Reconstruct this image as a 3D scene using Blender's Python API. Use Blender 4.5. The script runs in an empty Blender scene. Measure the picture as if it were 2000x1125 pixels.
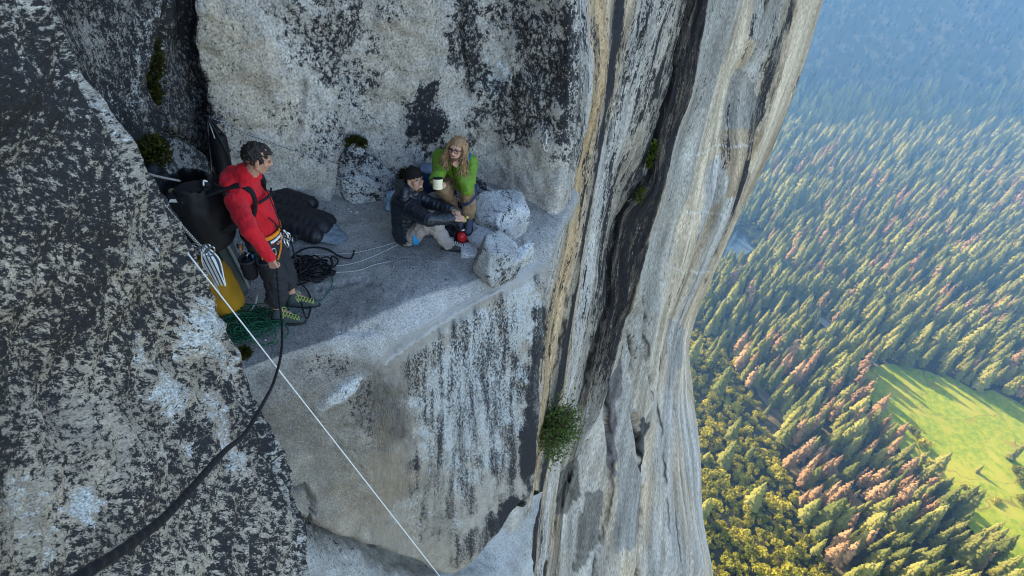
import bpy, bmesh, math, random
import numpy as np
from mathutils import Vector, Matrix, Quaternion
from math import radians, sin, cos, pi

RNG = np.random.default_rng(7)
random.seed(7)
scene = bpy.context.scene
COL = scene.collection

# ------------------------------------------------------------------ camera frame
FOC, CX, CY = 1200.0, 1000.0, 562.5          # measured in photograph pixels (2000 x 1125)
CAM = np.array([0.0, 0.0, 4.3])
FLOOR_Z = -380.0
_n = np.array([-160.0, 1288.0, FOC]); DOWN = _n / np.linalg.norm(_n)
_h = np.array([0, 0, 1.0]); _h = _h - DOWN * (_h @ DOWN); _h /= np.linalg.norm(_h)
_x = np.array([1.0, 0, 0]); _x = _x - DOWN * (_x @ DOWN) - _h * (_x @ _h); _x /= np.linalg.norm(_x)
ROT = np.array([_x, _h, -DOWN])              # camera (x right, y down, z forward) -> world

def rays(px, py):
    px = np.asarray(px, float); py = np.asarray(py, float)
    v = np.stack([px - CX, py - CY, np.full_like(px, FOC)], -1)
    v /= np.linalg.norm(v, axis=-1, keepdims=True)
    return v @ ROT.T
def at_r(px, py, r):
    d = rays(px, py); h = np.hypot(d[..., 0], d[..., 1])
    return CAM + d * (np.asarray(r, float) / h)[..., None]
def at_d(px, py, dist):
    return CAM + rays(px, py) * np.asarray(dist, float)[..., None]
def at_z(px, py, z=0.0):
    d = rays(px, py)
    return CAM + d * ((np.asarray(z, float) - CAM[2]) / d[..., 2])[..., None]
def proj(p):
    v = (np.asarray(p, float) - CAM) @ ROT
    return np.stack([CX + FOC * v[..., 0] / v[..., 2], CY + FOC * v[..., 1] / v[..., 2]], -1)
def azdep(px, py):
    d = rays(px, py)
    return np.degrees(np.arctan2(d[..., 0], d[..., 1])), np.degrees(np.arcsin(-d[..., 2]))
def from_azdep(a, dep, r):
    a = np.radians(a); dep = np.radians(dep)
    return np.stack([r * np.sin(a), r * np.cos(a), CAM[2] - r * np.tan(dep)], -1)

# ------------------------------------------------------------------ noise
_P = np.random.default_rng(3).permutation(256); _P = np.concatenate([_P, _P, _P])
_G = np.random.default_rng(4).normal(size=(256, 3)); _G /= np.linalg.norm(_G, axis=1, keepdims=True)
_GX, _GY, _GZ = (_G[:, k].astype(np.float32) for k in range(3))
def pn(p):
    p = np.asarray(p, np.float64); sh = p.shape[:-1]; p = p.reshape(-1, 3); fl = np.floor(p); i = fl.astype(np.int64) & 255
    f = (p - fl).astype(np.float32); x, y, z = f[:, 0], f[:, 1], f[:, 2]
    ux, uy, uz = (t * t * t * (t * (t * 6 - 15) + 10) for t in (x, y, z)); out = np.zeros(len(p), np.float32)
    for a in (0, 1):
        ha = _P[i[:, 0] + a]; wa = ux if a else 1 - ux; xa = x - a
        for b in (0, 1):
            hb = _P[ha + i[:, 1] + b]; wb = wa * (uy if b else 1 - uy); yb = y - b
            for c in (0, 1):
                h = _P[hb + i[:, 2] + c]
                out += wb * (uz if c else 1 - uz) * (xa * _GX[h] + yb * _GY[h] + (z - c) * _GZ[h])
    return out.reshape(sh)
def fbm(p, o=5, g=0.5, l=2.03):
    p = np.asarray(p, float); s = 0.0; a = 1.0
    for k in range(o):
        s = s + a * pn(p + 17.3 * k); p = p * l; a *= g
    return s
def ridged(p, o=4, g=0.5):
    p = np.asarray(p, float); s = 0.0; a = 1.0
    for k in range(o):
        s = s + a * (1 - 2 * np.abs(pn(p + 31.7 * k))); p = p * 2.07; a *= g
    return s
def sst(a, b, x):
    t = np.clip((x - a) / (b - a), 0, 1); return t * t * (3 - 2 * t)
def pchip(xk, yk, x):
    """monotone cubic along axis 0"""
    xk = np.asarray(xk, float); yk = np.asarray(yk, float); x = np.asarray(x, float)
    sh = yk.shape[1:]; yk = yk.reshape(len(xk), -1)
    h = np.diff(xk)[:, None]; d = np.diff(yk, axis=0) / h
    m = np.zeros_like(yk); m[0] = d[0]; m[-1] = d[-1]
    if len(xk) > 2:
        w1 = 2 * h[1:] + h[:-1]; w2 = h[1:] + 2 * h[:-1]
        ok = d[:-1] * d[1:] > 0
        with np.errstate(divide='ignore', invalid='ignore'):
            mm = (w1 + w2) / (w1 / d[:-1] + w2 / d[1:])
        m[1:-1] = np.where(ok, mm, 0)
    k = np.clip(np.searchsorted(xk, x) - 1, 0, len(xk) - 2)
    hh = (xk[k + 1] - xk[k])[:, None]; t = ((x - xk[k])[:, None]) / hh
    o = (1 + 2 * t) * (1 - t) ** 2 * yk[k] + t * (1 - t) ** 2 * hh * m[k] + t * t * (3 - 2 * t) * yk[k + 1] + t * t * (t - 1) * hh * m[k + 1]
    return o.reshape((len(x),) + sh)
def crom(xk, yk, x):
    """smooth cubic (finite difference tangents) along axis 0"""
    xk = np.asarray(xk, float); yk = np.asarray(yk, float); x = np.asarray(x, float)
    m = np.gradient(yk, xk, axis=0)
    k = np.clip(np.searchsorted(xk, x) - 1, 0, len(xk) - 2)
    e = (slice(None),) + (None,) * (yk.ndim - 1)
    hh = (xk[k + 1] - xk[k])[e]; t = (x - xk[k])[e] / hh
    return (1 + 2 * t) * (1 - t) ** 2 * yk[k] + t * (1 - t) ** 2 * hh * m[k] + t * t * (3 - 2 * t) * yk[k + 1] + t * t * (t - 1) * hh * m[k + 1]

# ------------------------------------------------------------------ scene tree helpers
def tag(o, label=None, cat=None, group=None, kind=None):
    if label: o['label'] = label
    if cat: o['category'] = cat
    if group: o['group'] = group
    if kind: o['kind'] = kind
    return o
def link(name, me, mat=None, parent=None, smooth=True):
    o = bpy.data.objects.new(name, me); COL.objects.link(o)
    if mat is not None:
        me.materials.clear()
        for m in (mat if isinstance(mat, (list, tuple)) else [mat]): me.materials.append(m)
    if smooth and len(me.polygons):
        me.polygons.foreach_set('use_smooth', np.ones(len(me.polygons), bool))
    if parent is not None: put_under(o, parent)
    return o
def put_under(o, parent):
    o.parent = parent
    o.matrix_parent_inverse = world_of(parent).inverted()
def world_of(o):
    m = o.matrix_basis.copy()
    return (world_of(o.parent) @ o.matrix_parent_inverse @ m) if o.parent else m
def empty(name, loc):
    o = bpy.data.objects.new(name, None); o.location = Vector(loc); o.empty_display_size = 0.1
    COL.objects.link(o); return o
def mesh_np(name, v, f):
    me = bpy.data.meshes.new(name)
    if isinstance(f, np.ndarray):
        n = f.shape[1]
        me.vertices.add(len(v)); me.vertices.foreach_set('co', np.asarray(v, np.float32).ravel())
        me.loops.add(f.size); me.loops.foreach_set('vertex_index', f.astype(np.int32).ravel())
        me.polygons.add(len(f)); me.polygons.foreach_set('loop_start', np.arange(0, f.size, n, dtype=np.int32))
        me.polygons.foreach_set('loop_total', np.full(len(f), n, np.int32))
        me.update(calc_edges=True)
    else:
        me.from_pydata([tuple(map(float, p)) for p in v], [], f); me.update()
    return me
def attr_f(me, name, a):
    x = me.attributes.new(name, 'FLOAT', 'POINT'); x.data.foreach_set('value', np.asarray(a, np.float32).ravel())
def attr_v(me, name, a):
    x = me.attributes.new(name, 'FLOAT_VECTOR', 'POINT'); x.data.foreach_set('vector', np.asarray(a, np.float32).ravel())
def attr_c(me, name, a):
    a = np.asarray(a, np.float32).reshape(-1, 3); a = np.concatenate([a, np.ones((len(a), 1), np.float32)], 1)
    x = me.attributes.new(name, 'FLOAT_COLOR', 'POINT'); x.data.foreach_set('color', a.ravel())
def grid_faces(n, m):
    i = np.arange(n * m).reshape(n, m)
    return np.stack([i[:-1, :-1], i[:-1, 1:], i[1:, 1:], i[1:, :-1]], -1).reshape(-1, 4)
def grid_normals(P):
    du = np.gradient(P, axis=1); dv = np.gradient(P, axis=0)
    n = np.cross(du, dv); n /= np.linalg.norm(n, axis=-1, keepdims=True) + 1e-9
    return n
def face_cam(P, n):
    s = np.sign(((CAM - P) * n).sum(-1, keepdims=True).mean()); return n * (s if s else 1)

# ------------------------------------------------------------------ materials
class NT:
    def __init__(s, name):
        s.m = bpy.data.materials.new(name); s.m.use_nodes = True; s.t = s.m.node_tree; s.n = s.t.nodes
        s.b = s.n['Principled BSDF']; s.out = s.n['Material Output']
    def new(s, t, **k):
        x = s.n.new(t)
        for a, b in k.items():
            if a.startswith('i_'):
                key = a[2:]; key = int(key) if key.isdigit() else key.replace('_', ' ')
                s.set(x.inputs[key], b)
            else: setattr(x, a, b)
        return x
    def set(s, sock, v):
        if hasattr(v, 'is_output') or isinstance(v, bpy.types.NodeSocket): s.t.links.new(v, sock)
        else: sock.default_value = v
    def math(s, op, a, b=0.0, c=0.0, clamp=False):
        x = s.n.new('ShaderNodeMath'); x.operation = op; x.use_clamp = clamp
        for i, v in enumerate((a, b, c)): s.set(x.inputs[i], v)
        return x.outputs[0]
    def mix(s, f, a, b, mode='MIX'):
        x = s.n.new('ShaderNodeMix'); x.data_type = 'RGBA'; x.blend_type = mode
        s.set(x.inputs[0], f); s.set(x.inputs[6], col4(a)); s.set(x.inputs[7], col4(b)); return x.outputs[2]
    def smooth(s, v, a, b, lo=0.0, hi=1.0):
        x = s.n.new('ShaderNodeMapRange'); x.interpolation_type = 'SMOOTHSTEP'
        for i, q in enumerate((v, a, b, lo, hi)): s.set(x.inputs[i], q)
        return x.outputs[0]
    def noise(s, vec, scale, detail=4, rough=0.55, dist=0.0):
        x = s.n.new('ShaderNodeTexNoise'); s.set(x.inputs['Vector'], vec); s.set(x.inputs['Scale'], scale)
        x.inputs['Detail'].default_value = detail; x.inputs['Roughness'].default_value = rough; x.inputs['Distortion'].default_value = dist
        return x.outputs[0]
    def attr(s, name, out='Fac'):
        x = s.n.new('ShaderNodeAttribute'); x.attribute_name = name; return x.outputs[out]
    def objco(s): return s.n.new('ShaderNodeTexCoord').outputs['Object']
    def vscale(s, v, sc):
        x = s.n.new('ShaderNodeVectorMath'); x.operation = 'MULTIPLY'; s.set(x.inputs[0], v); x.inputs[1].default_value = sc; return x.outputs[0]
    def bump(s, h, strength=0.4, dist=0.01):
        x = s.n.new('ShaderNodeBump'); s.set(x.inputs['Height'], h); x.inputs['Strength'].default_value = strength; x.inputs['Distance'].default_value = dist
        s.t.links.new(x.outputs[0], s.b.inputs['Normal']); return x
    def base(s, c, rough=0.9, spec=0.25):
        s.set(s.b.inputs['Base Color'], col4(c)); s.set(s.b.inputs['Roughness'], rough)
        s.b.inputs['Specular IOR Level'].default_value = spec; return s.m
def col4(c):
    return (*c, 1.0) if isinstance(c, (tuple, list)) and len(c) == 3 else c

def rock_mat(name, S=1.0, grain=1.0, bump=0.6, soft=0.05, rg=0.72):
    t = NT(name); tc = t.attr('tc', 'Vector'); tint = t.attr('tint', 'Color'); dark = t.attr('dark'); pale = t.attr('pale')
    n1 = t.math('ADD', t.math('MULTIPLY', t.noise(tc, 12 * S, 9, rg, 0.1), 0.62), t.math('MULTIPLY', t.noise(tc, 46 * S, 4, 0.65), 0.38)); n2 = t.noise(tc, 2.6 * S, 6, 0.6); n3 = t.noise(tc, 95 * S * grain, 3, 0.6)
    nb = t.noise(tc, 42 * S, 4, 0.6)
    v = t.math('MULTIPLY_ADD', n2, 0.9, 0.55); v3 = t.math('MULTIPLY_ADD', n3, 2.4, -0.2); v4 = t.math('MULTIPLY_ADD', nb, 0.5, 0.75)
    vv = t.math('MULTIPLY', t.math('MULTIPLY', v, v3), v4)
    c = t.mix(1.0, tint, (1, 1, 1), 'MULTIPLY')
    sc = t.n.new('ShaderNodeVectorMath'); sc.operation = 'SCALE'; t.set(sc.inputs[0], c); t.set(sc.inputs['Scale'], vv); c = sc.outputs[0]
    npl = t.math('ADD', t.math('MULTIPLY', t.noise(tc, 7 * S, 8, 0.72, 0.1), 0.6), t.math('MULTIPLY', t.noise(tc, 34 * S, 4, 0.7), 0.4))
    thp = t.math('MULTIPLY_ADD', pale, -0.36, 0.69)
    mp = t.smooth(t.math('SUBTRACT', npl, thp), -soft, soft)
    palec = t.mix(t.smooth(n3, .3, .7), (0.22, 0.24, 0.25), (0.66, 0.67, 0.66))
    c = t.mix(mp, c, palec)
    th = t.math('MULTIPLY_ADD', dark, -0.31, 0.650)
    mk = t.smooth(t.math('SUBTRACT', n1, th), -soft * 0.8, soft)
    blk = t.mix(n3, (0.007, 0.007, 0.009), (0.050, 0.050, 0.055))
    c = t.mix(t.math('MULTIPLY', mk, 0.99), c, blk)
    hgt = t.math('ADD', t.math('MULTIPLY', n1, 0.5), t.math('ADD', t.math('MULTIPLY', n3, 0.12), t.math('MULTIPLY', n2, 0.8)))
    t.bump(hgt, bump, 0.05 / S)
    return t.base(c, 0.92, 0.06)
def plain(name, c, rough=0.7, spec=0.3, var=0.25, scale=40.0, bump=0.15, metal=0.0, sheen=0.0, bd=0.004):
    t = NT(name); co = t.objco(); n = t.noise(co, scale, 5, 0.6); n2 = t.noise(co, scale * 0.17, 3, 0.5)
    k = t.math('MULTIPLY_ADD', t.math('ADD', n, n2), var, 1 - var)
    s = t.n.new('ShaderNodeVectorMath'); s.operation = 'SCALE'; s.inputs[0].default_value = c; t.set(s.inputs['Scale'], k)
    if bump: t.bump(n, bump, bd)
    t.b.inputs['Metallic'].default_value = metal
    if sheen:
        t.b.inputs['Sheen Weight'].default_value = sheen
    return t.base(s.outputs[0], rough, spec)

# ------------------------------------------------------------------ rock patches
def blobs(px, py, lst, jit=0.35, seed=0.0, js=40.0):
    """soft patches painted on the sheet's own grid: (x, y, rx, ry, angle, weight)"""
    q = np.stack([px / js, py / js, np.full_like(px, seed)], -1); n = fbm(q, 5, 0.6) * jit * 1.6
    o = np.zeros_like(px)
    for (x, y, rx, ry, a, w) in lst:
        ca, sa = cos(radians(a)), sin(radians(a)); dx = px - x; dy = py - y
        u = (dx * ca + dy * sa) / rx; v = (-dx * sa + dy * ca) / ry
        d = np.sqrt(u * u + v * v) + n
        k = w * (1 - sst(0.4, 1.3, d)); o = np.where(np.abs(k) > np.abs(o), k, o) if w > 0 else o + k
    return o
def sheet(name, P, uv, tcv, tint, dark, pale, mat):
    n, m = P.shape[:2]; me = mesh_np(name, P.reshape(-1, 3), grid_faces(n, m))
    attr_v(me, 'tc', tcv); attr_c(me, 'tint', np.clip(tint, 0, 1)); attr_f(me, 'dark', dark); attr_f(me, 'pale', pale)
    return tag(link(name, me, mat), kind='structure')
# ------------------------------------------------------------------ the cliff
def polyd(px, py, poly):
    d = np.full(px.shape, 1e9)
    for (x0, y0), (x1, y1) in zip(poly[:-1], poly[1:]):
        vx, vy = x1 - x0, y1 - y0; t = np.clip(((px - x0) * vx + (py - y0) * vy) / (vx * vx + vy * vy), 0, 1)
        d = np.minimum(d, np.hypot(px - x0 - t * vx, py - y0 - t * vy))
    return d
def inside(x, y, poly):
    r = np.zeros(x.shape, bool); n = len(poly); j = n - 1
    for i in range(n):
        xi, yi = poly[i]; xj, yj = poly[j]
        c = ((yi > y) != (yj > y)) & (x < (xj - xi) * (y - yi) / (yj - yi + 1e-12) + xi); r ^= c; j = i
    return r
def groove(px, py, poly, w, js=9.0, amp=0.8):
    q = np.stack([px / js, py / js, 0 * px], -1)
    return np.exp(-(polyd(px + pn(q) * js * amp, py + pn(q + 9) * js * amp, poly) / w) ** 2)

GRAN = np.array([0.43, 0.40, 0.36]); BLUEG = np.array([0.385, 0.385, 0.385]); TAN = np.array([0.44, 0.365, 0.275])
CREAM = np.array([0.50, 0.44, 0.355]); ORNG = np.array([0.46, 0.34, 0.205]); BROWN = np.array([0.13, 0.115, 0.10]); GREY = np.array([0.30, 0.30, 0.29])

M_wall = rock_mat('granite_wall', 1.8, 0.32, 0.7, 0.03)
M_near = rock_mat('granite_near', 4.6, 0.36, 0.35, 0.03, 0.62)
M_ledge = rock_mat('granite_ledge', 1.8, 0.36, 0.6, 0.03)
M_boulder = rock_mat('granite_boulder', 1.5, 0.5, 0.7, 0.03)

# -- main wall: control columns (az(dep), r) from left recess to the far skyline edge
def vcol(az, r): return ([0, 60], [az, az], r)
def pcol(pts, r):
    a, d = azdep(np.array([p[0] for p in pts], float), np.array([p[1] for p in pts], float)); return (list(d), list(a), r)
cols = [vcol(-64, 2.4), vcol(-50, 3.6), vcol(-42, 4.7), vcol(-36.8, 5.7),
        pcol([(327, 0), (313, 67), (302, 180), (320, 222), (335, 300), (352, 400)], 5.95),
        pcol([(355, 0), (360, 60), (358, 102), (380, 164), (384, 200), (398, 236), (415, 330), (430, 420)], 6.42),
        pcol([(367, 0), (373, 27), (369, 58), (371, 102), (393, 164), (396, 200), (409, 236), (425, 330), (440, 420)], 6.36),
        pcol([(378, 0), (384, 27), (380, 58), (383, 102), (404, 164), (408, 200), (420, 236), (436, 330), (450, 420)], 6.18),
        vcol(-26, 6.2), vcol(-21, 6.28), vcol(-12.6, 6.30), vcol(-4.7, 6.42), vcol(0.2, 6.2),
        pcol([(1110, 0), (1100, 250), (1075, 450), (1045, 620), (1020, 830), (1000, 1000), (985, 1125)], 6.05),
        pcol([(1135, 0), (1128, 250), (1100, 450), (1064, 620), (1038, 830), (1018, 1000), (1003, 1125)], 6.3),
        pcol([(1240, 0), (1190, 250), (1150, 450), (1120, 620), (1088, 830), (1063, 1000), (1050, 1125)], 10.0),
        pcol([(1335, 0), (1268, 250), (1190, 450), (1166, 620), (1113, 830), (1088, 960), (1066, 1125)], 14.0),
        pcol([(1350, 0), (1323, 96), (1297, 197), (1275, 277), (1265, 341), (1206, 421), (1193, 491), (1184, 587), (1171, 660), (1141, 771), (1130, 830), (1098, 960), (1075, 1125)], 14.5),
        pcol([(1385, 0), (1371, 80), (1345, 197), (1318, 267), (1291, 400), (1270, 459), (1249, 533), (1238, 597), (1221, 625), (1196, 731), (1171, 811), (1140, 871), (1112, 960), (1090, 1125)], 14.7),
        pcol([(1392, 0), (1379, 80), (1353, 197), (1326, 267), (1299, 400), (1278, 459), (1257, 533), (1246, 597), (1229, 625), (1205, 731), (1181, 811), (1152, 871), (1124, 960), (1102, 1125)], 15.2),
        pcol([(1430, 0), (1366, 250), (1322, 450), (1283, 620), (1240, 830), (1206, 1000), (1193, 1125)], 20.0),
        pcol([(1485, 0), (1432, 250), (1378, 450), (1312, 620), (1282, 830), (1268, 1000), (1266, 1125)], 29.0),
        pcol([(1545, 0), (1477, 250), (1415, 450), (1338, 620), (1322, 760), (1325, 880), (1332, 1000), (1340, 1125)], 42.0),
        pcol([(1600, 0), (1557, 144), (1498, 299), (1434, 427), (1398, 512), (1360, 600), (1343, 660), (1348, 761), (1363, 882), (1369, 1012), (1389, 1125)], 58.0),
        pcol([(1607, 0), (1564, 144), (1505, 299), (1441, 427), (1404, 512), (1366, 600), (1348, 660), (1353, 761), (1367, 882), (1373, 1012), (1393, 1125)], 61.0)]
SK = [-300, -60, 20, 150, 318, 352, 367, 380, 470, 590, 760, 930, 1060, 1110, 1135, 1240, 1335, 1350, 1385, 1392, 1430, 1485, 1545, 1600, 1607]
deps = np.concatenate([np.linspace(-50, 8, 14)[:-1], np.linspace(8, 70, 430)])
AZ = np.zeros((len(cols), len(deps))); RR = np.zeros_like(AZ)
for i, (d, a, r) in enumerate(cols):
    AZ[i] = pchip(d, np.array(a), np.clip(deps, d[0], d[-1])) if len(d) > 2 else a[0]
    fl = 0.0
    if i >= 20: fl = -0.22 * sst(44, 64, deps) * (i - 19) / 5.0
    RR[i] = r * (1 + fl)
sx = np.unique(np.concatenate([np.linspace(-300, 20, 24), np.linspace(20, 1110, 330), np.linspace(1110, 1607, 330), np.array(SK, float)]))
A2 = pchip(SK, AZ, sx).T; R2 = pchip(SK, RR, sx).T
P = from_azdep(A2, deps[:, None] + 0 * A2, R2)
uv = proj(P); PX, PY = uv[..., 0], uv[..., 1]
S2 = np.broadcast_to(sx, PX.shape)
n = face_cam(P, grid_normals(P))
streak = sst(1105, 1150, S2)
# displacement
wp = P * 1.0
iso = fbm(wp * 0.8, 4) * 0.16 + fbm(wp * 3.1, 5, 0.55) * 0.055
sc = np.stack([S2 / 46.0, PY / 420.0, 0 * S2], -1)
flk = fbm(sc * 0.8 + 3, 4, 0.6); fl2 = fbm(sc * .9 + 7, 2, .5); steps = np.floor(fl2 * 6) / 6.0 + .35 * np.floor(fbm(sc * np.array([2.2, 1.1, 1]) + 15, 2, .5) * 5) / 5.0
fine = ridged(np.stack([S2 / 17.0, PY / 300.0, 0 * S2 + 5], -1), 4)
far = sst(1384, 1396, S2)
flute = fbm(np.stack([S2 / 44., PY / 2200., 0 * S2], -1), 3, .55) * .022 + ridged(np.stack([S2 / 20., PY / 1500., 0 * S2 + 3], -1), 3) * .0035 + np.floor(fbm(np.stack([S2 / 30., PY / 900., 0 * S2 + 9], -1), 2) * 6) / 6 * .010
disp = iso * (1 - streak) + streak * far * R2 * flute + streak * (1 - far) * R2 * .7 * (steps * 0.030 + flk * 0.012 + fine * 0.003 + fbm(np.stack([S2 / 30., PY / 260., 0 * S2], -1), 5, 0.6) * 0.008)
disp = disp * (1 - 0.85 * sst(1540, 1597, S2))
vis = (PY < 1400).astype(float)
g = groove(PX, PY, [(327, -20), (313, 67), (300, 120), (302, 180), (320, 222), (329, 258), (320, 280)], 5) * 0.30
g = g + groove(PX, PY, [(255, 290), (290, 275), (335, 262), (365, 275), (395, 310)], 5) * 0.16 * (S2 < 400)
g = g + groove(PX, PY, [(595, 165), (592, 215), (580, 260), (560, 280)], 5) * 0.07
g = g + groove(PX, PY, [(905, -20), (900, 60), (912, 140), (915, 190)], 4) * 0.08
g = g + groove(PX, PY, [(1350, -60), (1350, 0), (1323, 96), (1297, 197), (1275, 277), (1265, 341), (1206, 421), (1193, 491), (1184, 587), (1171, 660), (1141, 771), (1134, 801)], 3.5, 90, .1) * 0.25
cr = [([(1247, 590), (1238, 650), (1244, 700), (1230, 745)], 4, .45), ([(1190, 780), (1192, 900), (1196, 930), (1170, 1060), (1160, 1130)], 4, .5), ([(1240, 810), (1245, 900), (1258, 960), (1250, 1050), (1248, 1130)], 5, .9),
      ([(1268, 560), (1262, 690), (1266, 760)], 3, .4), ([(1150, 870), (1085, 1000), (1062, 1125)], 5, .4), ([(1070, 560), (1060, 700)], 3, .25), ([(1545, 20), (1520, 140), (1480, 260), (1462, 330)], 4, 1.0), ([(1500, 0), (1468, 150), (1445, 240)], 3, .5), ([(1325, 640), (1318, 740), (1325, 800)], 3, .6), ([(1110, 930), (1130, 1000), (1120, 1125)], 3, .3)]
for pl, w, d_ in cr: g = g + groove(PX, PY, pl, w * .8, 90, .12) * d_ * .6 * (S2 > 1000)
# exfoliated facets on the far face
fac = blobs(PX, PY, [(1450, 190, 38, 95, 17, 1), (1405, 300, 14, 120, 18, .8), (1480, 150, 16, 60, 20, .7), (1300, 500, 16, 130, 15, .7), (1330, 860, 26, 130, 0, .6), (1262, 870, 12, 70, 0, 1.2)], 0.12, 2.0, 120)
disp = disp - g * 1.0 - fac * R2 * 0.016 * streak
P = P + n * (disp * vis)[..., None]
# paint
wob = fbm(np.stack([S2 / 60., PY / 260., 0 * S2], -1), 4, 0.6)
SW = S2 + wob * 12 + fbm(np.stack([S2 / 14., PY / 260., 0 * S2 + 4], -1), 4, .6) * 2
ramp_s = [1095, 1125, 1142, 1150, 1172, 1190, 1203, 1213, 1222, 1240, 1262, 1290, 1322, 1346, 1358, 1382, 1388, 1400, 1425, 1440, 1465, 1484, 1500, 1516, 1532, 1540, 1550, 1575, 1592, 1607, 1640]
ramp_c = np.array([GRAN * .9, BLUEG * .95, BLUEG, TAN * .95, ORNG * 1.0, TAN * 1.0, GREY * .6, GREY * .45, TAN * 1.05, GRAN * 1.05, BLUEG * 1.15, BLUEG * 1.1, GRAN * .9, GREY * .7, BROWN * 1.15, BROWN * 1.0, CREAM, GREY * 1.05, GREY * 1.15, CREAM * 1.1, CREAM * 1.05, TAN * .95, GREY * 1.1, BLUEG * 1.1, CREAM * .95, GREY * .6, TAN * 1.05, CREAM * 1.08, CREAM, TAN * .8, TAN * .6])
tS = np.stack([np.interp(SW, ramp_s, ramp_c[:, k]) for k in range(3)], -1)
def polyin(pts, js=.6):
    jx = PX + 3 * pn(np.stack([PX / 18., PY / 40., 0 * PX], -1)) * js * 3; jy = PY + 3 * pn(np.stack([PX / 18., PY / 40., 0 * PX + 6], -1)) * js * 3; return inside(jx, jy, pts) & (S2 > 1300)
SCARS = [([(1452, 135), (1475, 140), (1487, 200), (1470, 250), (1420, 280), (1415, 270), (1435, 200)], GREY * .82), ([(1480, -10), (1525, -10), (1505, 110), (1480, 90), (1470, 65)], GREY * .95), ([(1387, -10), (1427, -10), (1395, 145), (1372, 210), (1352, 200), (1367, 90)], GREY * .98),
  ([(1395, 320), (1420, 300), (1415, 370), (1360, 465), (1350, 480), (1380, 380)], BLUEG * 1.02), ([(1424, 255), (1472, 252), (1462, 310), (1430, 380), (1415, 390)], TAN * .72), ([(1412, 270), (1390, 330), (1365, 420), (1330, 485), (1317, 470), (1335, 400), (1370, 320), (1395, 270)], CREAM * 1.15)]
for pts, cc in SCARS: tS = np.where(polyin(pts)[..., None], cc * (1 + .25 * fbm(np.stack([S2 / 10., PY / 60., 0 * S2], -1), 4, .6))[..., None], tS)
lowgrey = sst(640, 820, PY + wob * 120) * sst(1240, 1290, S2)
alt = BLUEG * 1.05 + (TAN - BLUEG) * sst(-.2, .5, fbm(np.stack([S2 / 35., PY / 300., 0 * S2 + 8], -1), 4, .6))[..., None]
tS = tS * (1 - .75 * lowgrey[..., None]) + alt * .75 * lowgrey[..., None]
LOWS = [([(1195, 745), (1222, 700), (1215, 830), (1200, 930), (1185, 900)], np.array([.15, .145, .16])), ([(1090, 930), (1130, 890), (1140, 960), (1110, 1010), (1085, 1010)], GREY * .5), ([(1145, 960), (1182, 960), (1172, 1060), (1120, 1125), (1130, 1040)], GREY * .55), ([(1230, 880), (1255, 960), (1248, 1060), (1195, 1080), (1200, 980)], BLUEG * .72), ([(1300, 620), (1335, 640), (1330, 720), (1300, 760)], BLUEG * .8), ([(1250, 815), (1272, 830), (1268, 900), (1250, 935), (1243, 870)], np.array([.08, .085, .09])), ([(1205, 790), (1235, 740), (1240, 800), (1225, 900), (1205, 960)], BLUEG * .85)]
for pts, cc in LOWS: tS = np.where((inside(PX + 8 * pn(np.stack([PX / 14., PY / 40., 0 * PX], -1)), PY + 14 * pn(np.stack([PX / 14., PY / 40., 0 * PX + 4], -1)), pts) & (S2 > 1130))[..., None], cc, tS)  # the darkest patch paints the shade inside a cavity
crack_shade = np.zeros_like(PX)
for pl, w_ in (([(1545, -10), (1530, 80), (1515, 140), (1495, 210), (1480, 240), (1475, 265)], 3.2), ([(1247, 590), (1238, 650), (1244, 700), (1238, 760)], 2), ([(1190, 740), (1196, 850), (1198, 930), (1188, 1010), (1165, 1090), (1158, 1130)], 2.8), ([(1240, 800), (1245, 870), (1258, 960), (1250, 1050), (1248, 1130)], 2.6), ([(1268, 560), (1262, 690), (1265, 780)], 1.5), ([(1150, 870), (1110, 960), (1075, 1060), (1062, 1130)], 2.4), ([(1075, 560), (1062, 700)], 2), ([(1105, 560), (1095, 660), (1080, 740)], 1.8), ([(1325, 640), (1318, 740), (1325, 800)], 1.5), ([(1350, -10), (1323, 96), (1297, 197), (1275, 277), (1265, 341), (1206, 421), (1193, 491), (1184, 587), (1171, 660), (1141, 771), (1130, 812)], 3.0), ([(1500, 0), (1468, 150), (1445, 240)], 1.6), ([(1430, 390), (1400, 480), (1370, 560)], 1.6), ([(1290, 640), (1282, 760), (1292, 900), (1300, 1040)], 1.3), ([(1310, 830), (1318, 960), (1330, 1100)], 1.2)): crack_shade = np.maximum(crack_shade, groove(PX, PY, pl, w_, 22, .25))
crack_shade = crack_shade * (S2 > 1128) * sst(-.35, .05, fbm(np.stack([PX / 30., PY / 50., 0 * PX + 3], -1), 3))  # crack lines: shade of wall corners and steps painted into the tint
qz = np.zeros_like(PX)
for pl in ([(1340, 302), (1370, 297), (1400, 285), (1440, 287), (1470, 275)], [(1330, 415), (1360, 413), (1425, 419)], [(1310, 520), (1330, 531), (1390, 527)]): qz = np.maximum(qz, groove(PX, PY, pl, 1.3, 20, .3))
qz = qz * (S2 > 1385)
st2 = fbm(np.stack([S2 / 6., PY / 120., 0 * S2 + 2], -1), 4, .6)
st3 = fbm(np.stack([S2 / 11., PY / 400., 0 * S2 + 12], -1), 5, .65)
tS = tS * np.clip(.92 + .45 * st2 + .55 * st3, .35, 1.35)[..., None] * np.array([.97, .91, .83])
tS = tS * (1 - .9 * crack_shade[..., None]); tS = tS + (np.array([.6, .58, .55]) - tS) * (.6 * qz)[..., None]
tI = np.broadcast_to(GRAN, P.shape) * (1 + 0.25 * fbm(P * .7, 3)[..., None])
warm = blobs(PX, PY, [(480, 150, 90, 130, -25, .8), (420, 90, 40, 120, 0, .8), (560, 260, 60, 60, 0, .4), (770, 130, 70, 150, 20, .35), (520, 225, 60, 50, 0, .6)], .4, 1)
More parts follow.
